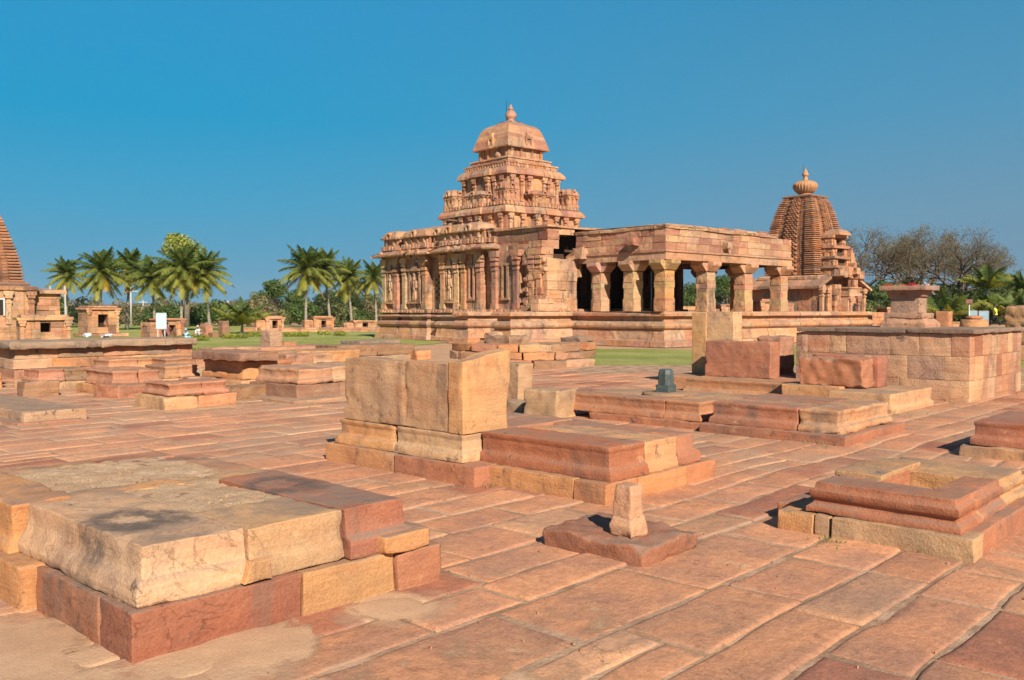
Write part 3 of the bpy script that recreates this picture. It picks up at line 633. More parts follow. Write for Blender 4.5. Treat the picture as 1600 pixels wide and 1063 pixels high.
G1.stone("plinth_block", (10.66, 6.36, -.04), (12.6, 8.27, .095), (.40, .20, .13), seg=.10, r=.025, amp=.012)
G1.stone("moulded_block", (10.74, 7.02, .095), (11.2, 8.86, .355), (.42, .22, .14), seg=.07, r=.018, amp=.007, prof=MOULD, sides=(1, 0, 0, 1))
G1.stone("moulded_block", (10.74, 6.42, .095), (11.2, 7.01, .355), (.46, .24, .15), seg=.07, r=.018, amp=.007, prof=MOULD, sides=(1, 0, 1, 0))
G1.stone("moulded_block", (11.21, 6.42, .095), (12.5, 8.86, .335), (.50, .31, .19), seg=.10, r=.03, amp=.014)
P1 = Ruin("stone_post", "dark greenish black stone post on a round slab on the long brown platform", "stone post", (11.55, 7.5)); P1.mat = plain("dark_basalt", (.060, .075, .068), .55, .01, 8, .35, .4)
mb = MB(); mb.lathe((11.55, 7.5, .33), [(.34, 0), (.36, .03), (.33, .055), (.1, .06)], 24, (.3, .2, .14)); mb.build("round_base", M_STONE, P1.e, P1.b)
mb = MB(); mb.stone((11.44, 7.39, .385), (11.66, 7.61, .50), (.1, .1, .1), seg=.05, r=.02, amp=.004); mb.square((11.55, 7.5, .50), [(.105, 0), (.105, .16), (.09, .22), (.075, .235)], (.1, .1, .1), ch=.5); mb.build("shaft", P1.mat, P1.e, P1.b)

# H -- loose blocks behind the upright slabs
H1 = Ruin("boulder_block", "rough squared grey brown block lying on the paving behind the upright slabs", "stone block", (10.5, 8.9))
H1.stone("rock", (10.26, 8.60, -.04), (10.80, 9.22, .42), (.44, .31, .20), seg=.06, r=.06, amp=.03, fr=2, warp=edge_warp((10.5, 8.9, 0), .1))
H2 = Ruin("upright_slab", "narrow leaning grey slab behind the rough squared block", "stone block", (11.7, 10.7))
H2.stone("slab", (11.60, 10.52, -.04), (11.95, 11.05, .70), (.42, .31, .22), seg=.08, r=.04, amp=.02, warp=edge_warp((11.7, 10.7, 0), -.15))
H3 = Ruin("boulder_block", "smallest grey block tucked beside the rough squared block", "stone block", (10.75, 9.8))
H3.stone("rock", (10.60, 9.55, -.04), (10.95, 10.0, .16), (.36, .28, .21), seg=.07, r=.05, amp=.02)
H4 = Ruin("stone_slab", "flat pinkish grey slab on the ground beside the rough squared block", "stone slab", (9.8, 8.2))
H4.stone("slab", (9.4, 7.7, -.04), (10.2, 9.6, .045), (.42, .27, .2), seg=.12, r=.02, amp=.008)
H5 = Ruin("stone_slab", "flat worn slab between the maroon platform and the long brown platform", "stone slab", (8.6, 7.4))
H5.stone("slab", (8.3, 6.8, -.04), (9.3, 8.6, .06), (.44, .22, .15), seg=.12, r=.02, amp=.008)

# I -- the group in front of the masonry block
I1 = Ruin("moulded_base", "low base under the maroon block and the tall pale slab", "platform", (16.2, 9.0))
I1.stone("plinth_block", (15.62, 7.55, -.04), (17.6, 9.75, .27), (.44, .25, .15), seg=.10, r=.02, amp=.009, prof=MOULD, sides=(1, 0, 1, 1))
I1.stone("plinth_block", (16.2, 8.6, -.04), (18.8, 10.6, .25), (.48, .28, .17), seg=.14, r=.03, amp=.012)
I2 = Ruin("upright_slab", "tall pale yellow slab standing upright behind the maroon block", "stone block", (17.4, 10.0))
I2.stone("slab", (17.12, 9.46, .25), (17.5, 10.40, 1.60), (.57, .40, .265), seg=.07, r=.03, amp=.010, fr=1.5, strata=.001)
I2.stone("side_slab", (17.10, 10.10, .25), (17.9, 10.45, 1.58), (.52, .34, .18), seg=.09, r=.03, amp=.012, strata=.001)
I3 = Ruin("stone_block", "maroon block with rounded top corners in front of the tall pale slab", "stone block", (16.6, 9.0))
I3.stone("block", (16.45, 8.28, .27), (16.85, 9.72, 1.0), (.385, .185, .13), seg=.07, r=.035, amp=.014, fr=1.5, strata=.002)
I4 = Ruin("stone_block", "rough pinkish block with a jagged edge between the maroon block and the masonry block", "stone block", (18.2, 9.0))
I4.stone("block", (17.9, 8.75, .2), (18.5, 9.35, 1.06), (.40, .22, .16), seg=.07, r=.09, amp=.045, fr=2.2)
I5 = Ruin("moulded_base", "pale low base with a bright end, carrying the orange pitted block", "platform", (15.5, 6.2))
I5.stone("plinth_block", (14.32, 5.15, -.04), (16.3, 6.2, .30), (.50, .335, .22), seg=.09, r=.025, amp=.010, prof=[(0, 0), (.3, 0), (.4, .05), (1, .05)], sides=(1, 0, 1, 0))
I5.stone("plinth_block", (14.85, 6.21, -.04), (16.3, 7.25, .33), (.50, .30, .17), seg=.09, r=.03, amp=.010)
I6 = Ruin("stone_block", "orange pitted block with a rounded back lying on the pale low base", "stone block", (15.2, 6.4))
I6.stone("block", (15.02, 5.90, .325), (15.55, 7.0, .80), (.42, .20, .125), seg=.05, r=.055, amp=.035, fr=3.2)
I6.stone("back", (15.45, 5.80, .30), (15.9, 6.95, .84), (.38, .17, .12), seg=.07, r=.09, amp=.02)

# J -- the masonry block and K -- the altar on it
rj = random.Random(21)
J = thing("masonry_block", "large masonry block of squared pinkish stones with an overhanging grey cap on the right", "stone platform", (18.8, 6.3, 0))
def jt():
    c = col(rj.choice(['pink', 'pink', 'buff', 'cream', 'grey', 'pink', 'cream', 'rose']), rj, .10); g = (.56, .37, .29); return tuple(a * .62 + b * .38 for a, b in zip(c, g))
for (fn, lo_, hi_) in (("wall", 0, 0),):
    mb = MB(); z = -.04
    for ci, h in enumerate((.42, .42, .405)):
        s_ = 4.80 + (0 if ci % 2 else .25); e0 = 4.80
        while e0 < 7.9:
            l = min(rj.uniform(.28, .55) * (1.3 if ci == 1 else 1.0), 7.92 - e0)
            if 7.92 - e0 - l < .15: l = 7.92 - e0
            mb.stone((17.0, e0 + .002, z + .002), (17.28, e0 + l - .002, z + h - .002), jt(), seg=.12, r=.009, amp=.005, strata=.002); e0 += l
        x0 = 17.285
        while x0 < 20.38:
            l = min(rj.uniform(.25, .62), 20.4 - x0)
            if 20.4 - x0 - l < .15: l = 20.4 - x0
            c_ = col(rj.choice(['cream', 'buff', 'pink', 'rose', 'cream', 'maroon', 'pink']), rj)
            mb.stone((x0 + .002, 4.80, z + .002), (x0 + l - .002, 5.05, z + h - .002), tuple(a * .7 + b * .3 for a, b in zip(c_, (.5, .33, .23))), seg=.12, r=.009, amp=.005, strata=.002); x0 += l
        z += h
    mb.box((17.2, 5.0, -.04), (20.3, 7.9, 1.18), (.4, .26, .2)); mb.box((17.0, 7.9, -.04), (20.4, 8.0, 1.18), (.4, .26, .2))
    mb.build("wall", M_MID, J, (18.8, 6.3, 0))
mb = MB(); e0 = 4.74
for k, l in enumerate((1.15, 1.3, .78)):
    mb.stone((16.95, e0, 1.208), (17.6, e0 + l - .006, 1.285), (.24, .19, .155), seg=.12, r=.018, amp=.009); e0 += l
x0 = 17.605
for l in (.8, 1.0, 1.05): mb.stone((x0, 4.74, 1.208), (x0 + l - .006, 5.4, 1.285), (.30, .23, .185), seg=.12, r=.018, amp=.009); x0 += l
mb.box((17.55, 5.35, 1.19), (20.42, 7.95, 1.28), (.28, .21, .17)); mb.build("cap_slab", M_MID, J, (18.8, 6.3, 0))
K = Ruin("stone_altar", "tall moulded stone altar with red flowers on its slab, standing on the masonry block", "altar", (19.2, 6.6), mat=M_MID); K.e.location.z = 1.28; K.b = (19.2, 6.6, 1.28)
K.stone("base", (18.76, 6.12, 1.27), (19.62, 7.02, 1.46), (.46, .30, .22), seg=.06, r=.03, amp=.018, prof=[(0, 0), (.5, .0), (1, .08)], sides=(1, 1, 1, 1))
K.stone("moulding", (18.82, 6.20, 1.455), (19.5, 6.96, 1.575), (.42, .28, .215), seg=.06, r=.04, amp=.008)
K.stone("shaft", (18.90, 6.30, 1.57), (19.38, 6.86, 1.90), (.40, .285, .225), seg=.06, r=.02, amp=.008)
K.stone("capital", (18.84, 6.22, 1.895), (19.46, 6.94, 2.03), (.38, .25, .20), seg=.06, r=.02, amp=.008, prof=[(0, .04), (1, 0)], sides=(1, 1, 1, 1))
K.stone("top_slab", (18.74, 6.12, 2.03), (19.56, 7.04, 2.125), (.42, .28, .22), seg=.06, r=.015, amp=.006)
def petals(name, label, c, colr, n, sp, rng, grp=None):
    e = thing(name, label, "flowers", (c[0], c[1], 2.125), 0, grp); m_ = plain(name + "_petal", colr, .6, 0, 30, .25); mb = MB()
    for _ in range(n):
        a = rng.uniform(0, 6.28); r_ = sp * rng.random() ** .5; x = c[0] + r_ * cos(a); y = c[1] + r_ * sin(a); z = 2.125 + rng.uniform(0, .05) * (1 - r_ / sp) + .006
        b = rng.uniform(0, 3); s_ = rng.uniform(.012, .024); t = rng.uniform(-.6, .9)
        mb.add([(x - s_ * cos(b), y - s_ * sin(b), z), (x + s_ * sin(b) * .6, y - s_ * cos(b) * .6, z + s_ * t), (x + s_ * cos(b), y + s_ * sin(b), z + s_ * .7), (x - s_ * sin(b) * .6, y + s_ * cos(b) * .6, z + s_ * t)], [(0, 1, 2, 3)])
    mb.build("petals", m_, e, (c[0], c[1], 2.125)); return e
rf = random.Random(31)
petals("flower_heap", "scattered red petals at the far left end of the altar slab", (18.86, 6.88), (.62, .05, .035), 70, .12, rf, "flowers on the altar")
petals("flower_heap", "biggest heap of crimson flowers near the middle of the altar slab", (18.84, 6.42), (.70, .03, .06), 120, .11, rf, "flowers on the altar")
petals("flower_heap", "few orange petals between the two red heaps on the altar slab", (18.86, 6.60), (.75, .20, .03), 30, .08, rf, "flowers on the altar")
petals("flower_heap", "white petals at the right end of the altar slab", (19.0, 6.22), (.75, .72, .66), 36, .08, rf, "flowers on the altar")
petals("leaf_heap", "green leaves lying between the flowers on the altar slab", (18.88, 6.74), (.10, .22, .05), 36, .09, rf, "flowers on the altar")

# ---- left cluster of small ruined platforms
def plat(label, x0, x1, y0, y1, z1, hb, cb, ct, seed, mould=True, ov=.0, name="ruined_platform"):
    r = random.Random(seed); P_ = Ruin(name, label, "platform", ((x0 + x1) / 2, y0), mat=M_MID)
    xx = x0
    cuts = [x0] + sorted(x0 + (x1 - x0) * (k + r.uniform(-.15, .15)) / 2 for k in (1,)) + [x1]
    for a, b in zip(cuts, cuts[1:]):
        P_.stone("plinth_block", (a + .004, y0, -.04), (b - .004, y1, hb), col(r.choice(cb), r, .1), seg=.12, r=.03, amp=.018)
    i = .08 - ov; cuts = [x0 + i] + sorted(x0 + (x1 - x0) * (k + r.uniform(-.15, .15)) / 2 for k in (1,)) + [x1 - i]
    for a, b in zip(cuts, cuts[1:]):
        P_.stone("moulded_block" if mould else "top_block", (a + .004, y0 + i, hb + .002), (b - .004, y1 - i, z1), col(r.choice(ct), r, .1), seg=.09, r=.04, amp=.022, fr=2.0,
                 prof=MOULD if mould else None, sides=(1 if a == cuts[0] else 0, 1 if b == cuts[-1] else 0, 1, 1), strata=.014)
    return P_
L0 = Ruin("stone_slab", "thick flat worn slab alone on the paving at the far left", "stone slab", (5.1, 13.7), mat=M_MID)
L0.stone("slab", (4.68, 13.72, -.02), (5.55, 17.0, .17), (.47, .33, .23), seg=.10, r=.03, amp=.012); L0.stone("foot_slab", (4.55, 13.6, -.04), (5.45, 17.4, .03), (.42, .24, .17), seg=.15, r=.02, amp=.01)
plat("small two stepped platform with dark layered top nearest the paving, left of the middle", 6.90, 8.20, 14.02, 15.1, .42, .20, ['cream', 'pink'], ['brown', 'rose'], 1)
plat("small platform with pinkish layered top, behind the dark layered one", 7.28, 8.45, 17.0, 18.5, .47, .19, ['ochre', 'cream'], ['buff', 'rose'], 2)
plat("low platform with a rough brown top at the foot of the capped wall", 6.85, 8.1, 19.5, 20.6, .40, .14, ['cream', 'ochre'], ['rose', 'brown'], 3)
plat("low stepped platform against the front of the capped wall", 9.05, 10.6, 21.3, 22.4, .46, .18, ['ochre', 'buff'], ['pink', 'buff'], 4)
plat("long flat ruined platform running right from the capped wall", 10.1, 12.2, 20.6, 22.0, .48, .20, ['buff', 'grey'], ['pink', 'brown'], 5)
plat("orange platform with overhanging dark slabs behind the bright two stepped one", 9.50, 10.9, 16.10, 17.9, .60, .22, ['buff', 'brown'], ['orange', 'orange'], 6)
Q_ = Ruin("cap_slab", "broken dark slab overhanging the top of the orange platform", "stone slab", (10, 16.6), mat=M_MID)
Q_.stone("slab", (9.42, 16.0, .605), (10.3, 17.9, .78), (.36, .22, .16), seg=.09, r=.04, amp=.025, strata=.012)
plat("two stepped platform with layered pale blocks just left of the tall upright slab", 9.20, 11.2, 13.72, 15.3, .56, .28, ['brown', 'orange'], ['buff', 'pink'], 7)
Q2 = Ruin("foot_slab", "thin slab sunk in the ground at the foot of the layered pale platform", "stone slab", (9.5, 14), mat=M_MID); Q2.stone("slab", (8.85, 13.3, -.04), (10.8, 15.2, .05), (.44, .30, .21), seg=.15, r=.02, amp=.02)
plat("far row of low blocks behind the layered pale platform", 13.2, 16.4, 20.9, 22.4, .50, .10, ['orange', 'ochre'], ['buff', 'ochre'], 8)
plat("long low brown row of blocks bordering the left lawn", 15.7, 19.6, 27.2, 28.3, .40, .10, ['pink', 'ochre'], ['rose', 'orange'], 9, False)
plat("grey topped row of blocks right behind the tall upright slab", 17.2, 20.6, 23.4, 25.0, .50, .14, ['brown', 'grey'], ['grey', 'brown'], 10, False)
U = Ruin("upright_stone", "short upright grey stone standing on the row of blocks by the lawn", "stone block", (16.2, 25.6), mat=M_MID)
U.stone("stone", (16.0, 25.3, .0), (16.45, 25.9, .98), (.44, .33, .25), seg=.1, r=.07, amp=.03); U.stone("low_piece", (16.46, 25.2, .0), (16.9, 25.6, .62), (.42, .24, .15), seg=.1, r=.03, amp=.02)
plat("low flat ruin carrying the short upright grey stone", 14.9, 18.4, 24.6, 26.2, .48, .10, ['pink', 'buff'], ['pink', 'rose'], 12, False)
U2 = Ruin("stone_slab", "thin dark grey slab raised on blocks at the edge of the lawn", "stone slab", (24.5, 31.5), mat=M_MID)
U2.stone("slab", (23.7, 30.6, .20), (25.9, 32.0, .36), (.30, .25, .2), seg=.15, r=.03, amp=.02); U2.stone("support", (24.0, 30.9, -.04), (25.4, 31.7, .20), (.2, .14, .11), seg=.2, r=.03, amp=.02)
rs_ = random.Random(90)
for k, (u, v) in enumerate(((60, 618), (150, 598), (205, 585), (250, 600), (300, 583), (312, 612), (345, 603), (385, 622), (200, 618), (105, 592), (285, 572), (330, 575), (455, 560), (480, 566), (395, 560), (430, 550), (560, 560), (590, 552), (655, 560), (640, 575))):
    x, y = G(u, v); a, b, c_ = rs_.uniform(.25, .55), rs_.uniform(.2, .45), rs_.uniform(.12, .34)
    q = Ruin("broken_block", "low broken sandstone block lying among the ruined platforms at the left", "stone block", (x, y), "broken blocks strewn among the left platforms", M_MID)
    q.stone("rock", (x - a, y - b, -.04), (x + a, y + b, c_), rs_.choice(['buff', 'pink', 'ochre', 'orange', 'brown', 'rose']), seg=.09, r=.05, amp=.035, fr=2.4, strata=.01, warp=edge_warp((x, y, 0), rs_.uniform(-.2, .2)))
plat("small pinkish two stepped platform right behind the dark layered one", 8.9, 9.9, 18.2, 19.4, .44, .18, ['ochre', 'buff'], ['pink', 'brown'], 21)
plat("low worn platform touching the back of the orange platform", 11.7, 13.0, 18.6, 20.2, .52, .2, ['pink', 'buff'], ['brown', 'buff'], 22)
plat("weathered grey platform in the gap behind the layered pale platform", 11.3, 12.7, 14.6, 16.4, .50, .2, ['buff', 'grey'], ['brown', 'grey'], 31)
plat("narrow stepped block row behind the orange platform", 11.1, 12.6, 17.0, 18.2, .64, .3, ['ochre', 'pink'], ['buff', 'pink'], 32)
plat("pale stepped platform between the flat ruin and the far row of blocks", 12.6, 14.4, 22.9, 24.0, .58, .22, ['buff', 'cream'], ['pink', 'buff'], 33)
# capped wall
Lw = thing("ruined_wall", "stepped ruined wall under a long overhanging grey cap stone at the left", "wall", (10, 24, 0))
rl_ = random.Random(77)
for part, x0, x1, y0, z0, z1, cs, r_ in (("base_course", 7.75, 12.7, 23.35, -.04, .20, ['buff', 'pink', 'ochre'], .03), ("lower_course", 7.80, 12.6, 23.55, .20, .44, ['orange', 'buff', 'cream'], .02), ("upper_course", 7.90, 12.5, 23.72, .44, .68, ['buff', 'buff', 'pink', 'grey'], .02)):
    mb = MB(); x = x0
    while x < x1 - .01:
        l = min(rl_.uniform(.6, 1.3), x1 - x)
        mb.stone((x + .003, y0, z0 + .002), (x + l - .003, 25.3, z1 - .002), col(rl_.choice(cs), rl_), seg=.12, r=r_, amp=.014, strata=.01); x += l
    mb.build(part, M_MID, Lw, (10, 24, 0))
mb = MB(); mb.stone((7.72, 23.5, .682), (9.9, 25.4, .86), (.38, .29, .21), seg=.10, r=.07, amp=.02, strata=.01); mb.stone((9.905, 23.52, .682), (12.55, 25.4, .865), (.42, .32, .235), seg=.10, r=.07, amp=.02, strata=.01); mb.build("cap_stone", M_MID, Lw, (10, 24, 0))
Lo = Ruin("ruined_plinth", "orange rounded end of a broken plinth cut by the left edge", "platform", (6.0, 21.5), mat=M_MID)
Lo.stone("lower_block", (4.4, 20.6, -.04), (6.62, 23.5, .33), (.52, .28, .14), seg=.12, r=.07, amp=.02); Lo.stone("roll", (4.4, 20.9, .33), (6.45, 23.5, .60), (.52, .30, .16), seg=.09, r=.12, amp=.01); Lo.stone("upper_block", (4.4, 20.7, .60), (6.5, 23.5, .95), (.48, .30, .19), seg=.12, r=.04, amp=.015)

# round rubble ruin in front of the large temple
RC = thing("round_ruin", "round heap of curved weathered stone courses in front of the large temple", "ruin", (20.6, 19.0, 0))
mb = MB(); rr = random.Random(4)
def curved(mb, c, ra, rb, a0, a1, z0, z1, tint):
    def w(P):
        t = (P[:, 0]); a = a0 + (a1 - a0) * t; r = ra + (rb - ra) * P[:, 1]
        Q = np.stack([c[0] + r * np.cos(a), c[1] + r * np.sin(a), z0 + (z1 - z0) * P[:, 2]], 1)
        Q += np.stack([fbm(Q, k, 2.0, 3) for k in range(3)], 1) * .035; return Q
    mb.stone((0, 0, 0), (1, 1, 1), tint, seg=.11, r=.06, amp=.0, strata=0, warp=w)
cR = (21.0, 19.0)
for (z0, z1, ra, aa) in ((-.04, .20, 2.9, [3.6, 4.0, 4.35, 4.8]), (.20, .42, 2.45, [2.7, 3.05, 3.5, 3.9, 4.3, 4.75, 5.2]), (.42, .66, 2.25, [2.6, 3.2, 3.55, 3.85, 4.3, 4.9, 5.3])):
    for a, b in zip(aa, aa[1:]): curved(mb, cR, .9, ra * rr.uniform(.94, 1.05), a + .01, b - .01, z0, z1 - rr.uniform(.0, .03), col(rr.choice(['brown', 'buff', 'orange', 'rose', 'pink', 'grey']), rr))
mb.build("stone_courses", M_MID, RC, (20.6, 19.0, 0))
mb = MB(); mb.stone((19.6, 18.2, .60), (20.5, 19.2, .86), (.34, .24, .18), seg=.1, r=.1, amp=.05); mb.build("top_boulder", M_MID, RC, (20.6, 19.0, 0)); mb = MB(); mb.stone((22.2, 17.6, .60), (22.9, 18.4, .80), (.34, .24, .18), seg=.1, r=.08, amp=.05); mb.build("top_boulder", M_MID, RC, (20.6, 19.0, 0))
RB = Ruin("boulder", "pale rounded boulder against the porch base of the large temple", "boulder", G(775, 540), mat=M_MID); bx, by = G(775, 540)
RB.stone("rock", (bx - .45, by - .4, -.04), (bx + .45, by + .4, .62), (.50, .34, .24), seg=.1, r=.25, amp=.07)

# ------------------------------------------------------------------ the large temple
TA = -(R(49.0) - TH)
T0 = (31.54, 25.95)
# (T0 was found in a frame turned by the same angle; bring it into this one)
_l, _d = (T0[0] * sin(R(49)) - T0[1] * cos(R(49)), T0[0] * cos(R(49)) + T0[1] * sin(R(49)))
T0 = LD(_l, _d)
TP = thing("stone_temple", "large ruined sandstone temple with a stepped square tower and an open pillared hall", "temple", (T0[0], T0[1], 0), TA)
rt = random.Random(9)
warm = picker(['pink', 'buff', 'ochre', 'pink', 'buff', 'cream', 'ochre', 'rose', 'pink'], rt, .10)
base_t = picker(['ochre', 'buff', 'pink', 'orange', 'cream', 'buff'], rt, .08)
pale_t = picker(['cream', 'buff', 'cream', 'ochre'], rt, .08)
PODIUM = [(.26, 0), (.24, .26), (.10, .30), (.10, .30), (.02, .74), (-.02, .78), (.05, .80), (.13, .87), (.15, .95), (.13, 1.04), (.02, 1.14), (-.10, 1.16), (-.10, 1.36), (.02, 1.37), (.12, 1.40), (.12, 1.50), (.03, 1.60)]
# podium of the pillared hall, the porch with its notch for steps, the open terrace at the right
mb = MB()
loft(mb, [(0, 0), (18.65, 0), (18.65, 6.0), (0, 6.0)], PODIUM, base_t, rt, (1.0, 1.9), bands=(1, 5, 11))
mb.add([(-.2, -.2 + .2, 1.595), (18.7, 0, 1.595), (18.7, 6.2, 1.595), (-.0, 6.2, 1.595)], [(0, 1, 2, 3)], PAL['pink'])
mb.build("podium", M_TEMPLE, TP)
mb = MB(); loft(mb, [(-4.05, 5.75), (.3, 5.75), (.3, 6.95), (-4.05, 6.95)], PODIUM, pale_t, rt, (.8, 1.25), bands=(1, 5, 11))
mb.add([(-4.0, 5.8, 1.595), (.3, 5.8, 1.595), (.3, 6.95, 1.595), (-4.0, 6.95, 1.595)], [(0, 1, 2, 3)], PAL['buff'])
loft(mb, [(-4.05, 8.95), (-1.0, 8.95), (-1.0, 9.95), (-4.05, 9.95)], PODIUM, base_t, rt, (.8, 1.25), bands=(1, 5, 11))
mb.add([(-4.0, 9.0, 1.595), (-1.0, 9.0, 1.595), (-1.0, 9.9, 1.595), (-4.0, 9.9, 1.595)], [(0, 1, 2, 3)], PAL['buff'])
for k in range(6): mb.box((-3.5 + k * .42, 6.9, 0), (-1.0, 9.0, .25 + k * .25), base_t(), .01, rt)
mb.build("porch_base", M_TEMPLE, TP)
# hall body footprint with projecting bays (back side faces the viewer's left)
HX = -1.2; p_ = .30
bays = [(6.3, 7.2), (8.0, 10.1), (11.0, 12.7), (13.0, 14.5), (15.9, 18.3), (18.9, 20.4)]      # y ranges of the projecting bays on the long side
poly = []
for (a, b) in bays[::-1]:
    poly += [(HX - p_, b), (HX - p_, a), (HX, a)]
    poly += [(HX, None)]
fp = []
order = sorted(bays, reverse=True)
for i, (a, b) in enumerate(order):
    if i == 0: fp.append((HX - p_, b))
    else: fp += [(HX, b), (HX - p_, b)]
    fp.append((HX - p_, a))
    if i < len(order) - 1: fp.append((HX, a))
fp += [(9.3, 6.3), (9.3, 13.5), (13.7, 13.5), (13.7, 20.4)]
HBASE = [(.42, 0), (.40, .20), (.30, .24), (.22, .66), (.18, .70), (.27, .74), (.34, .86), (.33, .98), (.22, 1.06), (.10, 1.09), (.10, 1.24), (.26, 1.26), (.30, 1.33), (.20, 1.42), (.06, 1.44), (.06, 1.50), (.20, 1.52), (.20, 1.72), (.0, 1.74)]
mb = MB(); loft(mb, fp, HBASE, warm, rt, (.9, 1.8), bands=(2, 5, 11, 16))
for e in range(2, 2 * 12 + 1):   # frieze of little blocks below the wall
    pass
def along(fp, step, off, fn, only=None):
    n = len(fp)
    for e in range(n):
        a = np.array(fp[e]); b = np.array(fp[(e + 1) % n]); L = np.linalg.norm(b - a)
        if L < .01: continue
        d = (b - a) / L; nr = np.array([d[1], -d[0]])
        if only and not only(a, b, nr): continue
        k = max(1, int(L / step))
        for q in range(k):
            p = a + d * (L * (q + .5) / k) + nr * off; fn(p, d, nr)
vis = lambda a, b, nr: nr[0] < -.5 or nr[1] < -.5
def obox(mb, p, d, nr, w, dp, z0, z1, t, jit=.01):
    """box centred on p along d (width w), reaching dp out along nr"""
    c = [p - d * w / 2 - nr * .1, p + d * w / 2 - nr * .1, p + d * w / 2 + nr * dp, p - d * w / 2 + nr * dp]
    V = [(q[0], q[1], z0) for q in c] + [(q[0], q[1], z1) for q in c]
    V = np.array(V) + np.array([[rt.uniform(-jit, jit) for _ in range(3)] for _ in range(8)])
    mb.add(V, np.array([(0, 1, 2, 3), (4, 7, 6, 5), (0, 4, 5, 1), (1, 5, 6, 2), (2, 6, 7, 3), (3, 7, 4, 0)]), t)
along(fp, .26, .20, lambda p, d, nr: obox(mb, p, d, nr, rt.uniform(.10, .17), .08, 1.54, 1.70, warm()) if rt.random() < .85 else None, vis)
mb.build("moulded_base", M_TEMPLE, TP)
# wall
mb = MB(); loft(mb, fp, [(0, 1.72), (0, 2.45), (0, 2.45), (0, 3.15), (0, 3.15), (0, 3.9), (0, 3.9), (0, 4.7)], warm, rt, (.6, 1.5), .02, .02, bands=(2, 4, 6), skip=(len(fp) - 5,))
mb.build("wall", M_TEMPLE, TP)
# pilasters: moulded shaft, pot and bracket, each a part of its own
def pilaster(y, w=.34, dp=.14, x=HX - p_, z0=1.74, z1=4.72, face='x'):
    mb = MB(); d = np.array([0, 1.0]); nr = np.array([-1.0, 0])
    if face == 'y': d = np.array([1.0, 0]); nr = np.array([0, -1.0])
    p = np.array([x, y]); H_ = z1 - z0; t = warm()
    for (a, b, ww, dd) in ((0, .10, 1.25, 1.3), (.10, .66, 1, 1), (.66, .70, 1.18, 1.25), (.70, .74, .85, .9), (.74, .80, 1.22, 1.35), (.80, .83, .8, .85), (.83, .89, 1.25, 1.4), (.89, 1.0, 1.75, 1.5)):
        obox(mb, p, d, nr, w * ww, dp * dd, z0 + H_ * a, z0 + H_ * b - .004, tuple(c * rt.uniform(.9, 1.1) for c in t), .006)
    mb.build("pilaster", M_TEMPLE, TP)
for y in (6.5, 7.02, 8.2, 9.9, 11.15, 12.5, 13.1, 14.35, 16.1, 18.12, 18.98, 20.25): pilaster(y)
for x in (-1.3, -.2): pilaster(6.3, face='y', x=6.3) if 0 else None
# niches with carved figures, pierced window, slit windows
def figure(mb, p, d, nr, z0, h, t):
    """standing figure in relief: legs, hips, chest, arms, head and headdress"""
    def e(u, z, w, hh, dep, lean=0.0):
        secs = []
        for k in range(5):
            f = k / 4; ww = w * (.55 + .45 * sin(pi * (.15 + .7 * f))); zz = z + hh * f; q = p + d * (u + lean * f)
            ring = [q - d * ww / 2 - nr * .02, q + d * ww / 2 - nr * .02, q + d * ww * .35 + nr * dep, q - d * ww * .35 + nr * dep]
            secs.append([(r_[0], r_[1], zz) for r_ in ring])
        mb.sweep(secs, t, True)
    e(-.10, z0, .13, h * .42, .14, .05); e(.10, z0, .13, h * .42, .15, -.06); e(0, z0 + h * .36, .30, h * .14, .17); e(.0, z0 + h * .48, .26, h * .24, .17, .02)
    e(-.20, z0 + h * .45, .09, h * .28, .15, .06); e(.22, z0 + h * .48, .09, h * .34, .14, -.02); e(.02, z0 + h * .73, .15, h * .13, .18); e(.02, z0 + h * .85, .17, h * .15, .13)
def niche(yc, w, z0, z1, name="niche", fig=True):
    mb = MB(); d = np.array([0, 1.0]); nr = np.array([-1.0, 0]); p = np.array([HX - p_ if fig != 'r' else HX, yc]); t = pale_t()
    for s_ in (-1, 1):
        q = p + d * s_ * w / 2
        obox(mb, q, d, nr, .12, .10, z0, z1, t); obox(mb, q, d, nr, .2, .13, z1 - .1, z1 + .02, t); obox(mb, q, d, nr, .2, .13, z0, z0 + .1, t)
    obox(mb, p, d, nr, w + .35, .16, z0 - .14, z0 - .02, warm()); obox(mb, p, d, nr, w + .4, .18, z1 + .02, z1 + .16, warm()); obox(mb, p, d, nr, w * .5, .14, z1 + .16, z1 + .34, warm()); obox(mb, p, d, nr, w * .22, .12, z1 + .34, z1 + .46, warm())
    o = mb.build("niche", M_TEMPLE, TP); mb = MB(); figure(mb, p, d, nr, z0, (z1 - z0) * .95, pale_t()); mb.build("carved_figure", M_TEMPLE, o)
niche(17.1, 1.0, 2.2, 3.9); niche(19.6, .55, 2.2, 3.9); niche(13.75, .62, 2.2, 3.95)
M_DARK = plain("deep_shadow_stone", (.035, .024, .018), .95)  # near black painted for shade in windows and doorways; also colours the rod
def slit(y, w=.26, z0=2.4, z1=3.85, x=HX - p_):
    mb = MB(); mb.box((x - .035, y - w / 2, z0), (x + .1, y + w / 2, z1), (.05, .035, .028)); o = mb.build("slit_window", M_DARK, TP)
    mb = MB(); t = warm()
    for a, b, c, e in ((y - w / 2 - .13, y - w / 2, z0 - .1, z1 + .1), (y + w / 2, y + w / 2 + .13, z0 - .1, z1 + .1), (y - w / 2 - .2, y + w / 2 + .2, z1 + .1, z1 + .22), (y - w / 2 - .2, y + w / 2 + .2, z0 - .22, z0 - .1)): mb.box((x - .09, a, c), (x + .06, b, e), t, .005, rt)
    mb.build("window_frame", M_TEMPLE, o)
slit(11.85); slit(9.1)
mb = MB(); yw = 15.2   # solid stone lattice in the recess, dark blocks painted for the shade of its holes
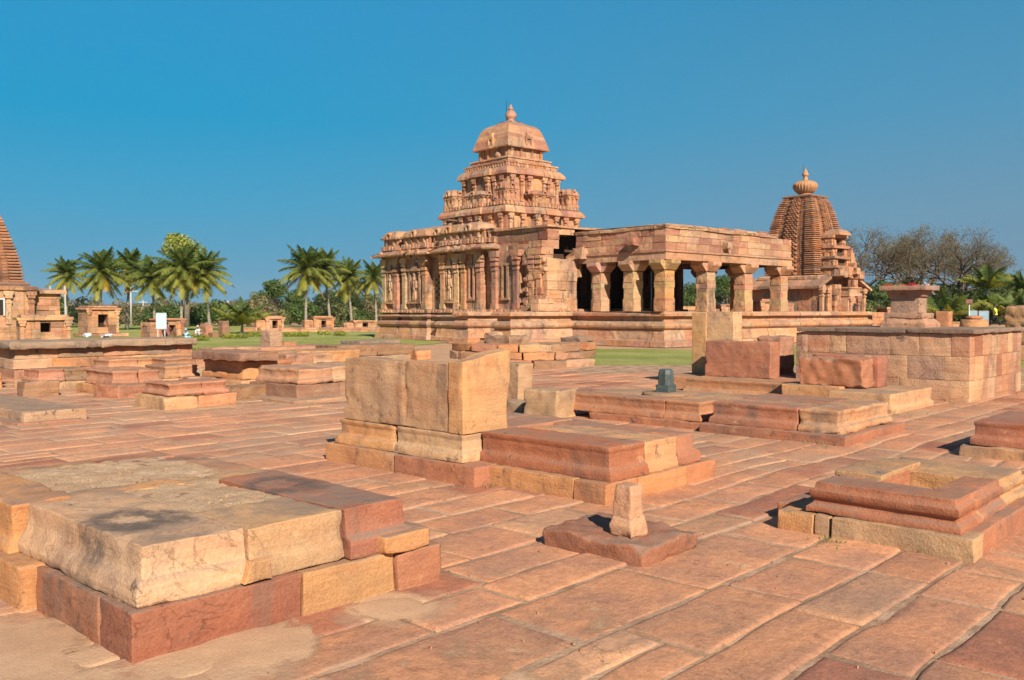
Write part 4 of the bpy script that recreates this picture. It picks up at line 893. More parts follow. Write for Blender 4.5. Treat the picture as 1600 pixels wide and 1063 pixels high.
mb.box((HX - .02, yw - .42, 2.2), (HX + .05, yw + .42, 3.75), (.4, .26, .17))
o = mb.build("lattice_window", M_TEMPLE, TP); mb = MB()
for k in range(8):
    for j in range(3):
        if (k + j) % 2 == 0: mb.box((HX - .035, yw - .32 + j * .24, 2.32 + k * .17), (HX + .0, yw - .18 + j * .24, 2.44 + k * .17), (.04, .03, .02))
mb.build("piercing_shade", M_DARK, o)
# cornice, parapet of little shrines
mb = MB()
vfp = fp
CORN = [(.0, 4.62), (.08, 4.74), (.10, 4.80), (.46, 4.82), (.56, 4.84), (.58, 4.92), (.40, 5.02), (.16, 5.14), (.0, 5.18)]
long_fp = [(HX - p_, 20.4), (HX - p_, 18.9), (HX, 18.9), (HX, 18.3), (HX - p_, 18.3), (HX - p_, 15.9), (HX, 15.9), (HX, 14.5), (HX - p_, 14.5), (HX - p_, 11.0), (HX, 11.0), (HX, 10.4), (.6, 10.4), (9.3, 10.4), (9.3, 13.5), (13.7, 13.5), (13.7, 20.4)]
loft(mb, long_fp, CORN, warm, rt, (.3, .8), .07, .06)
along(long_fp, .62, .44, lambda p, d, nr: (obox(mb, p, d, nr, .24, .10, 4.84, 5.06, warm(), .02), obox(mb, p, d, nr, .12, .09, 5.04, 5.14, warm(), .02)) if rt.random() < .8 else None, vis)
mb.build("cornice", M_TEMPLE, TP)
mb = MB()
loft(mb, long_fp, [(.02, 5.15), (.10, 5.22), (.08, 5.50), (-.05, 5.52), (-.05, 5.86), (.10, 5.88), (.14, 5.95), (-.1, 6.0), (-.5, 6.02)], warm, rt, (.4, .9), .03, .03, bands=(2, 4))
along(long_fp, .30, .08, lambda p, d, nr: obox(mb, p, d, nr, rt.uniform(.10, .2), rt.uniform(.03, .09), 5.24, 5.48 + rt.uniform(-.05, .02), warm(), .015), vis)
along(long_fp, .55, .0, lambda p, d, nr: obox(mb, p, d, nr, .14, .08, 5.52, 5.86, warm(), .01), vis)
def shrine_roof(mb, c, ax, ay, z, h, t, n=6, flat=.25):
    """little barrel or domed roof: eave, swelling sides, ridge"""
    mb.square(c + (z,) if len(c) == 2 else c, [(.86, 0), (1.08, .02 * h), (1.10, .14 * h), (1.02, .3 * h), (.92, .55 * h), (.74, .78 * h), (.5, .93 * h), (flat * .6, h)], t, False, ax, ay, .12)
for (yc, ay) in ((19.65, .78), (17.1, 1.25), (15.2, .7), (13.75, .85), (12.0, .85)):
    x = (HX - p_ if ay > .72 else HX)
    mb.box((x + .0, yc - ay * .9, 5.5), (x + 1.2, yc + ay * .9, 5.9), warm(), .01, rt)
    shrine_roof(mb, (x + .55, yc), .66, ay, 5.86, .52 + rt.uniform(-.05, .06), warm())
    # horseshoe gable on the roof
    q = np.array([x - .12, yc]); d = np.array([0, 1.0]); nr = np.array([-1.0, 0])
    for s_ in (-1, 1): obox(mb, q + d * s_ * .16, d, nr, .09, .1, 5.9, 6.18, pale_t(), .01)
    obox(mb, q, d, nr, .26, .1, 6.18, 6.28, pale_t(), .01)
mb.build("parapet", M_TEMPLE, TP)
mb = MB(); mb.box((-.6, 10.4, 5.6), (9.2, 20.2, 5.95), PAL['buff']); mb.box((9.2, 13.6, 5.6), (13.4, 20.2, 5.94), PAL['buff'])
shrine_roof(mb, (.9, 17.0), 1.5, 1.7, 5.95, .72, PAL['pink'])
mb.build("hall_roof", M_TEMPLE, TP)
mb = MB(); mb.tube([(.9, 17.0, 6.6), (.9, 17.0, 6.95)], .14, 8, PAL['grey']); mb.box((.55, 16.7, 6.95), (1.25, 17.3, 7.02), (.2, .17, .15)); mb.build("roof_vent", M_TEMPLE, TP)
# the patched near part of the hall: plain block walls to the roof
mb = MB()
plain_t = picker(['rose', 'brown', 'pink', 'maroon', 'buff', 'pink', 'rose'], rt, .12)
masonry(mb, (HX + .05, 6.35, 4.7), (-.38, 10.6, 5.78), plain_t, rt, (.32, .52), (.6, 1.3), .03, faces='xyY')
masonry(mb, (HX - .35, 6.3, 3.9), (HX + .4, 7.3, 5.1), warm, rt, (.35, .5), (.4, .8), .05, faces='xyY')
mb.box((HX + .05, 6.4, 5.42), (.75, 7.0, 5.76), plain_t(), .02, rt)
masonry(mb, (HX - .1, 7.2, 4.55), (HX + .3, 10.5, 5.0), warm, rt, (.25, .4), (.4, .9), .08, faces='xy')
masonry(mb, (HX - .28, 6.02, 1.62), (.55, 6.32, 4.2), pale_t, rt, (.4, .7), (.6, 1.1), .04, faces='xyX')
masonry(mb, (HX - .9, 5.95, 1.62), (HX + .1, 6.5, 2.2), pale_t, rt, (.3, .4), (.4, .8), .06, faces='xyY')
masonry(mb, (.2, 6.1, 3.3), (.95, 6.5, 4.1), pale_t, rt, (.35, .5), (.5, .8), .04, faces='xyX')
mb.build("patched_wall", M_TEMPLE, TP)
mb = MB(); rb = random.Random(15)
for _ in range(46):
    y = rb.uniform(6.2, 7.6); z = rb.uniform(1.7, 4.6); s_ = rb.uniform(.12, .3)
    mb.stone((HX - .42 + rb.uniform(-.06, .06), y - s_, z - s_ * .6), (HX + .05, y + s_, z + s_ * .6), warm(), seg=.2, r=.05, amp=.04, strata=0)
mb.build("broken_core", M_TEMPLE, TP)
mb = MB()
loft(mb, [(HX - .05, 6.3), (9.4, 6.3), (9.4, 10.8), (HX - .05, 10.8)], [(-.05, 5.74), (.04, 5.76), (.05, 5.86), (-.4, 5.90)], picker(['grey', 'buff', 'cream'], rt), rt, (.8, 1.5), .03, .04)
mb.add([(HX, 6.4, 5.86), (9.35, 6.4, 5.9), (9.35, 10.8, 5.9), (HX, 10.8, 5.86)], [(0, 1, 2, 3)], PAL['grey'])
mb.build("roof_slab", M_TEMPLE, TP)
mb = MB(); mb.box((-.5, 7.6, 3.9), (9.3, 7.8, 5.78), (.10, .065, .045))  # hall interior coloured near black for its shade: backing, floor, wall, pillars
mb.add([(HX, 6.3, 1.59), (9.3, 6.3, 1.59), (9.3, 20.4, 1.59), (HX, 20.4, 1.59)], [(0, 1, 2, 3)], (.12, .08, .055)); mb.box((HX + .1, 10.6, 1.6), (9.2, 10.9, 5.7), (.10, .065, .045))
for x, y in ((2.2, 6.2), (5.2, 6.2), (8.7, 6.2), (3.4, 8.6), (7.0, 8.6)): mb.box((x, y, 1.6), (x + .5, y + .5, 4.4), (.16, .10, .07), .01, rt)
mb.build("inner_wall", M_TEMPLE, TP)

# ---- open pillared hall
def pillar(x, y, s_=.68, part="pillar", corner=0):
    mb = MB(); t = base_t() if rt.random() < .7 else warm(); h = s_ / 2; v = lambda: tuple(c * rt.uniform(.88, 1.1) for c in t)
    mb.square((x, y, 1.60), [(h, 0), (h, .60)], v()); mb.square((x, y, 2.203), [(h * .965, 0), (h * .965, .50)], v(), ch=.10)
    mb.square((x, y, 2.706), [(h * .985, 0), (h * .985, .36)], v()); mb.square((x, y, 3.07), [(h * .97, 0), (h * .97, .42)], v(), ch=.05)
    # lotus arch in relief on each face
    for d, nr in ((np.array([1., 0]), np.array([0, -1.])), (np.array([0, 1.]), np.array([-1., 0]))):
        q = np.array([x, y]) + nr * h
        for k, ww in enumerate((.8, .74, .6, .35)): obox(mb, q, d, nr, s_ * ww, .016, 1.62 + k * .13, 1.75 + k * .13, t, .004); obox(mb, q, d, nr, s_ * ww, .016, 2.98 + k * .11, 3.09 + k * .11, t, .004)
    o = mb.build(part, M_TEMPLE, TP)
    mb = MB(); z = 3.49; tb = v()
    for ax_ in (0, 1):    # cross of rolled brackets
        secs = []
        for u_, zz in ((-.68, 3.82), (-.66, 3.78), (-.52, 3.64), (-.40, 3.52), (.40, 3.52), (.52, 3.64), (.66, 3.78), (.68, 3.82)):
            w = h * (.98 - .01 * ax_)
            if ax_ == 0: secs.append([(x + u_, y - w, zz), (x + u_, y + w, zz), (x + u_, y + w, 3.975), (x + u_, y - w, 3.975)])
            else: secs.append([(x - w, y + u_, zz), (x - w, y + u_, 3.97), (x + w, y + u_, 3.97), (x + w, y + u_, zz)])
        mb.sweep(secs, tb)
    mb.build("bracket_capital", M_TEMPLE, o)
PXs = (1.05, 4.15, 7.25, 10.45); 
for x in PXs: pillar(x, .85)
for y in (2.75, 4.85): pillar(1.05, y)
for y in (3.35, 5.7): pillar(10.45, y)
pillar(4.15, 3.4, .6, "inner_pillar")
mb = MB(); W_ = lambda: tuple(c * rt.uniform(.92, 1.08) for c in base_t())
loft(mb, [(.62, .42), (11.0, .42), (11.0, 6.2), (.62, 6.2)], [(-.5, 3.98), (.0, 3.98), (.0, 4.32), (.06, 4.33), (.06, 4.42), (-.02, 4.44)], warm, rt, (2.2, 3.2), .01, .01, bands=(3,))
mb.build("lintel_beams", M_TEMPLE, TP)
mb = MB(); rp = random.Random(40)
up_t = picker(['pink', 'cream', 'buff', 'rose', 'pink', 'buff', 'rose'], rp, .10)
masonry(mb, (.66, .46, 4.44), (10.96, 6.2, 5.40), up_t, rp, (.28, .36), (.45, 1.05), .02, faces='xyX')
mb.build("parapet_wall", M_TEMPLE, TP)
mb = MB()
loft(mb, [(.62, .42), (9.6, .42), (9.6, 6.2), (.62, 6.2)], [(-.1, 5.38), (.03, 5.40), (.05, 5.52), (-.05, 5.60), (-.6, 5.63)], picker(['cream', 'pink', 'buff'], rp), rp, (.7, 1.6), .05, .06)
mb.add([(.6, .4, 5.56), (9.7, .4, 5.56), (9.7, 6.3, 5.62), (.6, 6.3, 5.62)], [(0, 1, 2, 3)], PAL['grey'])
for k in range(9): mb.stone((.55 + k * 1.05, .38, 5.50), (1.25 + k * 1.05 + rp.uniform(0, .3), .9, 5.56 + rp.uniform(0, .12)), up_t(), seg=.2, r=.05, amp=.04)
mb.build("roof_edge", M_TEMPLE, TP)
for lo_, hi_ in (((.25, 2.0, 4.66), (.7, 2.5, 5.05)), ((4.9, .12, 4.62), (5.3, .5, 4.95)), ((.30, 5.4, 4.2), (.75, 6.1, 4.75))):
    mb = MB(); mb.stone(lo_, hi_, up_t(), seg=.12, r=.06, amp=.05); mb.build("projecting_stub", M_TEMPLE, TP)
mb = MB(); mb.sweep([[(.0, 6.25, 4.15), (.25, 6.0, 4.15), (.25, 6.0, 4.35), (.0, 6.25, 4.35)], [(.75, 5.5, 4.75), (1.0, 5.3, 4.75), (1.0, 5.3, 4.98), (.75, 5.5, 4.98)]], PAL['ochre']); mb.build("slanting_beam", M_TEMPLE, TP)
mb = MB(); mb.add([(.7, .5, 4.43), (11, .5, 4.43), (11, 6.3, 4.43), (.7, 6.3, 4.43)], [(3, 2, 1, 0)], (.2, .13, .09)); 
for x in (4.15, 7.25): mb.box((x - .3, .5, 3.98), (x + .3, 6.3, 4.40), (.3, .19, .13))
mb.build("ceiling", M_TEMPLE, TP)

# ---- tower
CX, CY = 5.7, 17.0
def sq(w, p=0.0, pw=0.0):
    """square footprint with a projecting central bay"""
    if not p: return [(CX - w, CY + w), (CX - w, CY - w), (CX + w, CY - w), (CX + w, CY + w)]
    return [(CX - w, CY + w), (CX - w, CY + pw), (CX - w - p, CY + pw), (CX - w - p, CY - pw), (CX - w, CY - pw), (CX - w, CY - w),
            (CX - pw, CY - w), (CX - pw, CY - w - p), (CX + pw, CY - w - p), (CX + pw, CY - w), (CX + w, CY - w), (CX + w, CY + w), (CX + pw, CY + w), (CX - pw, CY + w)]
tow = picker(['buff', 'ochre', 'pink', 'cream', 'ochre', 'rose', 'orange'], rt, .10)
def pil(mb, p, d, nr, z0, z1, w=.2, dp=.12):
    H_ = z1 - z0; t = tow()
    for a, b, ww, dd in ((0, .62, 1, 1), (.62, .7, 1.3, 1.3), (.7, .78, .8, .8), (.78, .88, 1.4, 1.5), (.88, 1, 2.0, 1.6)): obox(mb, p, d, nr, w * ww, dp * dd, z0 + H_ * a, z0 + H_ * b, t, .008)
mb = MB()   # first storey
W1 = 3.02
loft(mb, sq(W1, .18, .95), [(0, 5.7), (0, 6.3), (0, 6.3), (0, 7.2), (.04, 7.22)], tow, rt, (.5, 1.1), .02, .02, bands=(2,))
for s_ in (-2.7, -1.75, 1.75, 2.7):
    pil(mb, np.array([CX - W1, CY + s_]), np.array([0, 1.]), np.array([-1., 0]), 5.9, 7.2); pil(mb, np.array([CX + s_, CY - W1]), np.array([1., 0]), np.array([0, -1.]), 5.9, 7.2)
for s_ in (-.8, -.1, .8):
    pil(mb, np.array([CX - W1 - .18, CY + s_]), np.array([0, 1.]), np.array([-1., 0]), 5.9, 7.2); pil(mb, np.array([CX + s_, CY - W1 - .18]), np.array([1., 0]), np.array([0, -1.]), 5.9, 7.2)
f1 = mb.build("first_storey", M_TEMPLE, TP)
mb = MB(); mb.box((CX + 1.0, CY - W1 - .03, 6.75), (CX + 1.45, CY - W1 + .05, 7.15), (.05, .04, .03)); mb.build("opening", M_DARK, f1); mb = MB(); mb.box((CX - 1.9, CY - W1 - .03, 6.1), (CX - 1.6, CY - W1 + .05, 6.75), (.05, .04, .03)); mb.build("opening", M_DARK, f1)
mb = MB()
loft(mb, sq(W1, .18, .95), [(.0, 7.12), (.05, 7.20), (.22, 7.21), (.26, 7.23), (.25, 7.38), (.15, 7.52), (.08, 7.60), (0, 7.62)], tow, rt, (.45, 1.0), .025, .03)
loft(mb, sq(W1 - .1, .18, .95), [(0, 7.6), (.06, 7.64), (.06, 7.86), (-.08, 7.88), (-.6, 7.92)], tow, rt, (.4, .9), .02, .02)
along(sq(W1, .18, .95), .26, -.02, lambda p, d, nr: obox(mb, p, d, nr, rt.uniform(.08, .16), .06, 7.66, 7.86, tow(), .012), vis)
mb.build("first_cornice", M_TEMPLE, f1)
def kuta(name, x, y, s_, z, h, parent, long_=1.0):
    """corner or middle miniature shrine with its swelling roof"""
    mb = MB(); ax_, ay_ = s_, s_
    if long_ > 1: ax_, ay_ = (s_ * long_, s_) if abs(y - CY) > abs(x - CX) else (s_, s_ * long_)
    t = tow(); mb.square((x, y, z), [(1, 0), (1, h * .12), (.86, h * .13), (.86, h * .48), (1.0, h * .5), (1.02, h * .56), (.8, h * .58)], t, False, ax_, ay_)
    for s1 in (-.7, 0, .7):
        pil(mb, np.array([x - ax_ * .86, y + ay_ * s1]), np.array([0, 1.]), np.array([-1., 0]), z + h * .13, z + h * .48, .10, .06); pil(mb, np.array([x + ax_ * s1, y - ay_ * .86]), np.array([1., 0]), np.array([0, -1.]), z + h * .13, z + h * .48, .10, .06)
    shrine_roof(mb, (x, y), ax_, ay_, z + h * .57, h * .40, tow()); o = mb.build(name, M_TEMPLE, parent)
    for nr in (np.array([-1., 0]), np.array([0, -1.])):
        mb = MB(); d = np.array([-nr[1], nr[0]]) * -1; a_ = ax_ if nr[0] else ay_; q = np.array([x, y]) + nr * a_ * 1.06
        for s1 in (-1, 1): obox(mb, q + d * s1 * .13, d, nr, .08, .06, z + h * .6, z + h * .82, tow(), .008)
        obox(mb, q, d, nr, .22, .07, z + h * .8, z + h * .90, tow(), .008); mb.build("gable", M_TEMPLE, o)
    return o
for sx, sy in ((-1, -1), (1, -1), (-1, 1), (1, 1)): kuta("corner_shrine", CX + sx * 2.52, CY + sy * 2.52, .50, 7.86, 1.12, f1)
kuta("middle_shrine", CX - 2.55, CY, .50, 7.86, .82, f1, 1.7); kuta("middle_shrine", CX, CY - 2.55, .50, 7.86, .82, f1, 1.7)
mb = MB(); W2 = 2.18
loft(mb, sq(W2, .16, .75), [(0, 7.8), (0, 8.5), (0, 8.5), (0, 9.45), (.04, 9.47)], tow, rt, (.5, 1.0), .02, .02, bands=(2,))
for s_ in (-1.85, -1.1, 1.1, 1.85):
    pil(mb, np.array([CX - W2, CY + s_]), np.array([0, 1.]), np.array([-1., 0]), 8.0, 9.45); pil(mb, np.array([CX + s_, CY - W2]), np.array([1., 0]), np.array([0, -1.]), 8.0, 9.45)
for s_ in (-.62, .62):
    pil(mb, np.array([CX - W2 - .16, CY + s_]), np.array([0, 1.]), np.array([-1., 0]), 8.0, 9.45); pil(mb, np.array([CX + s_, CY - W2 - .16]), np.array([1., 0]), np.array([0, -1.]), 8.0, 9.45)
f2 = mb.build("second_storey", M_TEMPLE, TP)
mb = MB(); loft(mb, sq(W2, .16, .75), [(0, 9.36), (.05, 9.46), (.20, 9.46), (.25, 9.48), (.24, 9.62), (.14, 9.78), (.04, 9.90), (0, 9.94)], tow, rt, (.45, .9), .02, .025)
loft(mb, sq(W2 - .24), [(.06, 9.9), (.10, 9.96), (.10, 10.18), (.16, 10.2), (.16, 10.28), (-.3, 10.36)], tow, rt, (.4, .9), .02, .02)
loft(mb, sq(W2 - .50), [(.06, 10.3), (.10, 10.36), (.10, 10.50), (.16, 10.52), (.14, 10.60), (-.3, 10.64)], tow, rt, (.4, .9), .02, .02)
along(sq(W2 - .1), .24, -.05, lambda p, d, nr: obox(mb, p, d, nr, rt.uniform(.08, .14), .06, 9.98, 10.18, tow(), .012), vis)
mb.build("second_cornice", M_TEMPLE, f2)
mb = MB(); loft(mb, sq(1.42), [(0, 10.5), (0, 11.28), (.1, 11.34)], tow, rt, (.5, .9), .015, .015)
for s_ in (-1.2, -.45, .45, 1.2): pil(mb, np.array([CX - 1.42, CY + s_]), np.array([0, 1.]), np.array([-1., 0]), 10.6, 11.25, .14, .08); pil(mb, np.array([CX + s_, CY - 1.42]), np.array([1., 0]), np.array([0, -1.]), 10.6, 11.25, .14, .08)
mb.lathe((CX - 1.4, CY - .5, 10.62), [(.1, 0), (.24, .1), (.26, .25), (.15, .42), (.05, .5)], 8, tow()); mb.build("neck", M_TEMPLE, TP)
mb = MB()
loft(mb, sq(1.0), [(.40, 11.26), (.69, 11.24), (.71, 11.31), (.63, 11.58), (.55, 11.86), (.54, 11.87), (.47, 12.10), (.46, 12.11), (.37, 12.38), (.24, 12.60), (.23, 12.61), (.06, 12.76), (-.2, 12.86), (-.74, 13.10)], tow, rt, (.55, 1.0), .006, .012, bands=(4, 6, 10))
dm = mb.build("dome_roof", M_TEMPLE, TP)
for nr in (np.array([-1., 0]), np.array([0, -1.])):
    mb = MB(); d = np.array([0, 1.]) if nr[0] else np.array([1., 0]); q = np.array([CX, CY]) + nr * 1.50
    for s1 in (-1, 1): obox(mb, q + d * s1 * .2, d, nr, .10, .20, 11.42, 11.82, tow(), .01)
    obox(mb, q, d, nr, .42, .17, 11.82, 11.95, tow(), .01); obox(mb, q, d, nr, .18, .12, 11.95, 12.2, tow(), .01); mb.build("roof_gable", M_TEMPLE, dm)
mb = MB(); mb.lathe((CX, CY, 13.06), [(.34, 0), (.30, .06), (.22, .09), (.20, .14), (.30, .24), (.355, .38), (.34, .52), (.25, .66), (.12, .73), (.10, .76), (.20, .80), (.18, .84), (.10, .87), (.11, .95), (.05, 1.04), (.015, 1.12)], 20, (.54, .33, .22)); mb.build("finial", M_TEMPLE, TP)
mb = MB(); mb.tube([(CX - .28, CY + .1, 12.95), (CX - .28, CY + .1, 14.35)], .018, 5, (.1, .1, .1)); mb.build("lightning_rod", M_DARK, TP)
for _o in list(f1.children) + list(f2.children) + [f1, f2, dm] + [c for c in TP.children if c.name.split('.')[0] in ('neck', 'finial', 'lightning_rod')] + list(dm.children) + [g for c in f1.children for g in c.children]:
    for _v in _o.data.vertices: _v.co.z = float(np.interp(_v.co.z, [5.7, 7.3, 9.6, 11.3, 14.4], [5.7, 7.48, 9.93, 11.64, 14.78]))
# ------------------------------------------------------------------ the second temple with the curved ribbed tower
R2 = thing("ribbed_temple", "temple with a tall curved ribbed tower and fluted finial, right of the pillared hall", "temple", (*UD(1256, 70), 0), TA)
rq = random.Random(52)
w2 = picker(['ochre', 'buff', 'orange', 'pink', 'brown', 'ochre'], rq, .12)
def ob(mb, p, d, nr, w, dp, z0, z1, t, jit=.01): obox(mb, np.array(p, float), d, nr, w, dp, z0, z1, t, jit)
DX, NX = np.array([0, 1.]), np.array([-1., 0]); DY, NY = np.array([1., 0]), np.array([0, -1.])
def cwid(z, tab): return float(np.interp(z, [a for a, _ in tab], [b for _, b in tab]))
CT = [(4.3, 2.14), (5.5, 2.12), (6.6, 2.07), (7.66, 1.96), (8.4, 1.80), (9.2, 1.60), (9.9, 1.37), (10.35, 1.12)]
def ribbed(root, CT, z0, z1, n, warmf, lattice=True, part="tower"):
    mb = MB(); hz = (z1 - z0) / n
    for k in range(n):
        z = z0 + k * hz; wa = cwid(z + hz * .5, CT)
        # body ring, tint darkened for shade in the gaps between ribs
        mb.square((0, 0, z), [(wa * .95, 0), (wa * .95, hz)], tuple(c * .72 for c in warmf()))
        big = (k % 6 == 5)
        for sx, sy in ((-1, -1), (1, -1), (-1, 1), (1, 1)):       # corner ribs, every sixth one a fluted cushion
            q = wa * .80; s_ = wa * (.235 if big else .22); z_ = z + hz * .08
            mb.square((sx * q, sy * q, z_), [(s_ * .86, 0), (s_ * 1.03, hz * .18), (s_ * 1.03, hz * .55), (s_ * .86, hz * .78)] if not big else [(s_ * .8, 0), (s_ * 1.08, hz * .25), (s_ * 1.08, hz * .6), (s_ * .8, hz * .8)], warmf(), ch=.35 if big else .1)
        for (d, nr) in ((DX, NX), (DY, NY), (DX, -NX), (DY, -NY)):  # intermediate ribs and middle lattice band
            q = nr * wa * .93
            for s_ in (-1, 1):
                ob(mb, q + d * s_ * wa * .47, d, nr, wa * .16, wa * .03, z + hz * .1, z + hz * .72, warmf(), .012)
            ob(mb, q, d, nr, wa * .56, wa * .11, z + hz * .04, z + hz * .42, warmf(), .01)
            for j in range(4):
                u = (j - 1.5) * wa * .15 + (wa * .07 if k % 2 else -wa * .0)
                if abs(u) < wa * .27: ob(mb, q + d * u, d, nr, wa * .075, wa * .15, z + hz * .42, z + hz * .95, warmf(), .012)
    return mb.build(part, M_TEMPLE, root)
w3 = lambda: tuple(a * b for a, b in zip(w2(), (.84, .74, .68)))
ribbed(R2, CT, 4.35, 10.3, 38, w3)
mb = MB(); mb.square((0, 0, 10.28), [(1.15, 0), (1.25, .06), (1.25, .14), (1.12, .18), (1.0, .24)], w2()); mb.lathe((0, 0, 10.5), [(.55, 0), (.5, .2)], 20, w2()); mb.build("top_slab", M_TEMPLE, R2)
mb = MB(); mb.lathe((0, 0, 10.68), [(.50, 0), (.66, .10), (.84, .28), (.94, .50), (.92, .70), (.80, .86), (.52, .98), (.24, 1.02)], 96, w2(), lobes=24, la=.10); mb.build("fluted_finial", M_TEMPLE, R2)
mb = MB(); mb.lathe((0, 0, 11.68), [(.24, 0), (.17, .12), (.15, .34), (.24, .40), (.26, .52), (.18, .60), (.15, .66), (.18, .72), (.10, .80), (.03, .95)], 16, w2()); mb.tube([(-.28, 0, 11.6), (-.28, 0, 12.9)], .02, 5, (.1, .1, .1)); mb.build("pot", M_TEMPLE, R2)
mb = MB(); loft(mb, [(-3.1, 4.2), (-3.1, -3.2), (3.1, -3.2), (3.1, 4.2)], [(.3, 0), (.28, .6), (.2, 1.2), (.3, 1.4), (.1, 1.6), (0, 1.62), (0, 2.4), (0, 3.3)], w2, rq, (.6, 1.4), .03, .03, bands=(4, 6))
loft(mb, [(-2.3, 2.4), (-2.3, -2.4), (2.3, -2.4), (2.3, 2.4)], [(0, 3.2), (0, 4.0), (.14, 4.02), (.14, 4.2), (0, 4.3)], w2, rq, (.5, 1.2), .02, .02, bands=(2,))
mb.build("wall", M_TEMPLE, R2)
mb = MB()   # lean-to slabs over the passage round the shrine
for k in range(6):
    y0 = -3.4 + k * 1.3; zj = rq.uniform(-.03, .03)
    mb.sweep([[(-3.6, y0, 3.28 + zj), (-3.6, y0 + 1.28, 3.28 + zj), (-3.6, y0 + 1.28, 3.48 + zj), (-3.6, y0, 3.48 + zj)], [(-1.9, y0, 4.02 + zj), (-1.9, y0 + 1.28, 4.02 + zj), (-1.9, y0 + 1.28, 4.22 + zj), (-1.9, y0, 4.22 + zj)]], w2())
mb.sweep([[(1.5, -3.6, 4.05), (1.5, 4, 4.05), (1.5, 4, 4.22), (1.5, -3.6, 4.22)], [(3.7, -3.6, 3.15), (3.7, 4, 3.15), (3.7, 4, 3.32), (3.7, -3.6, 3.32)]], w2())
mb.build("lean_to_roof", M_TEMPLE, R2)
mb = MB()   # front: gables, pilasters, broken wall
masonry(mb, (-1.7, -3.55, 1.0), (-.8, -3.1, 3.6), w2, rq, (.3, .5), (.3, .5), .06, faces='xyX'); mb.build("front_buttress", M_TEMPLE, R2); mb = MB(); masonry(mb, (.9, -3.6, 1.0), (1.5, -3.1, 4.0), w2, rq, (.3, .5), (.3, .5), .06, faces='xyX')
mb.box((-3.0, -3.25, 1.6), (-2.4, -3.15, 3.2), (.08, .055, .04)); mb.box((-2.2, -3.4, 1.0), (-1.9, -3.1, 3.5), w2()); mb.box((1.6, -3.23, 1.5), (2.9, -3.15, 3.2), (.12, .085, .06))  # the two dark boxes are painted shade for recesses in the front
for x in (-3.05, -2.3, 3.0): pil(mb, np.array([x, -3.25]), DY, NY, 1.6, 3.35, .26, .14)
mb.build("front_wall", M_TEMPLE, R2)
mb = MB()   # projecting nose above the entrance, in three broken tiers
for (z0, z1, wx, y0) in ((4.2, 5.0, 1.05, -3.3), (5.0, 5.7, .95, -3.15), (5.7, 6.5, .85, -3.0), (6.5, 7.3, .72, -2.85)):
    for s_ in (-1, 1): masonry(mb, (s_ * wx - .28, y0, z0), (s_ * wx + .28, -1.8, z1 - .15), w2, rq, (.2, .3), (.2, .4), .05, faces='xyX')
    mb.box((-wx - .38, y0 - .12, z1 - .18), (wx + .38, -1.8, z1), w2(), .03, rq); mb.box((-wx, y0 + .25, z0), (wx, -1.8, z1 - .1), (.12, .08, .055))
mb.square((0, -2.7, 7.3), [(.85, 0), (.8, .15), (.6, .35), (.2, .5)], w2(), False, 1, .8)
for k in range(16): 
    x = rq.uniform(-1.3, 2.0); s_ = rq.uniform(.12, .3); z = 4.3 + rq.uniform(0, .3) + max(0, .8 - abs(x - .9)) * .9
    mb.stone((x - s_, -3.5 - s_, z - s_), (x + s_, -3.3 + s_, z + s_), w2(), seg=.2, r=.06, amp=.05)
for k in range(7): masonry(mb, (1.0 + k * .22, -3.3, 4.1), (1.24 + k * .22, -2.2, 6.4 - k * .36), w2, rq, (.25, .4), (.2, .3), .04, faces='xyX')
mb.build("projecting_nose", M_TEMPLE, R2)
mb = MB()   # doorway aedicule in front
t = w2
for s_ in (-1, 1): pil(mb, np.array([s_ * .55, -4.1]), DY, NY, .9, 2.75, .3, .12); mb.box((s_ * .62 - .25, -4.1, .6), (s_ * .62 + .25, -3.3, 2.8), w2(), .01, rq)
mb.box((-.95, -4.25, 2.75), (.95, -3.2, 2.95), w2(), .01, rq); mb.box((-.8, -4.15, 2.95), (.8, -3.2, 3.3), w2(), .02, rq); mb.box((-.9, -4.22, 3.3), (.9, -3.2, 3.42), w2(), .02, rq)
mb.box((-.4, -4.1, 2.2), (.4, -3.3, 2.8), w2()); ae = mb.build("door_frame", M_TEMPLE, R2)
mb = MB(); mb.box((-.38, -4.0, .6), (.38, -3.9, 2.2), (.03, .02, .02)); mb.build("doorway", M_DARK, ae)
mb = MB(); masonry(mb, (-3.3, -8.0, 0), (3.4, -3.9, 1.05), w2, rq, (.3, .4), (.8, 1.6), .02); mb.build("front_terrace", M_TEMPLE, R2)

# ---- temple at the left edge
R3 = thing("ribbed_temple", "temple with a curved tower cut off by the left edge of the view", "temple", (*UD(-24, 47), 0), TA)
CT3 = [(2.9, 1.55), (3.6, 1.50), (4.4, 1.36), (5.4, 1.08), (6.3, .78), (7.2, .45)]
ribbed(R3, CT3, 3.1, 7.1, 26, w3)
mb = MB(); mb.lathe((0, 0, 7.1), [(.3, 0), (.42, .15), (.48, .3), (.4, .5), (.15, .6), (.1, .9), (.02, 1.1)], 24, w2()); mb.build("fluted_finial", M_TEMPLE, R3)
mb = MB(); loft(mb, [(-2.3, 3.0), (-2.3, -2.0), (1.9, -2.0), (1.9, 3.0)], [(.25, 0), (.22, .4), (.1, .5), (.18, .8), (.0, .95), (0, 1.7), (0, 1.7), (0, 2.65), (.12, 2.7), (.16, 2.84), (0, 2.9)], w2, rq, (.5, 1.3), .03, .03, bands=(4, 6, 8))
mb.square((0, 0, 2.86), [(1.75, 0), (1.8, .16), (1.6, .26)], w2())
for x in (-2.2, -1.3, -.2, .7, 1.75): pil(mb, np.array([x, -2.0]), DY, NY, .95, 2.65, .24, .12)
mb.build("wall", M_TEMPLE, R3)
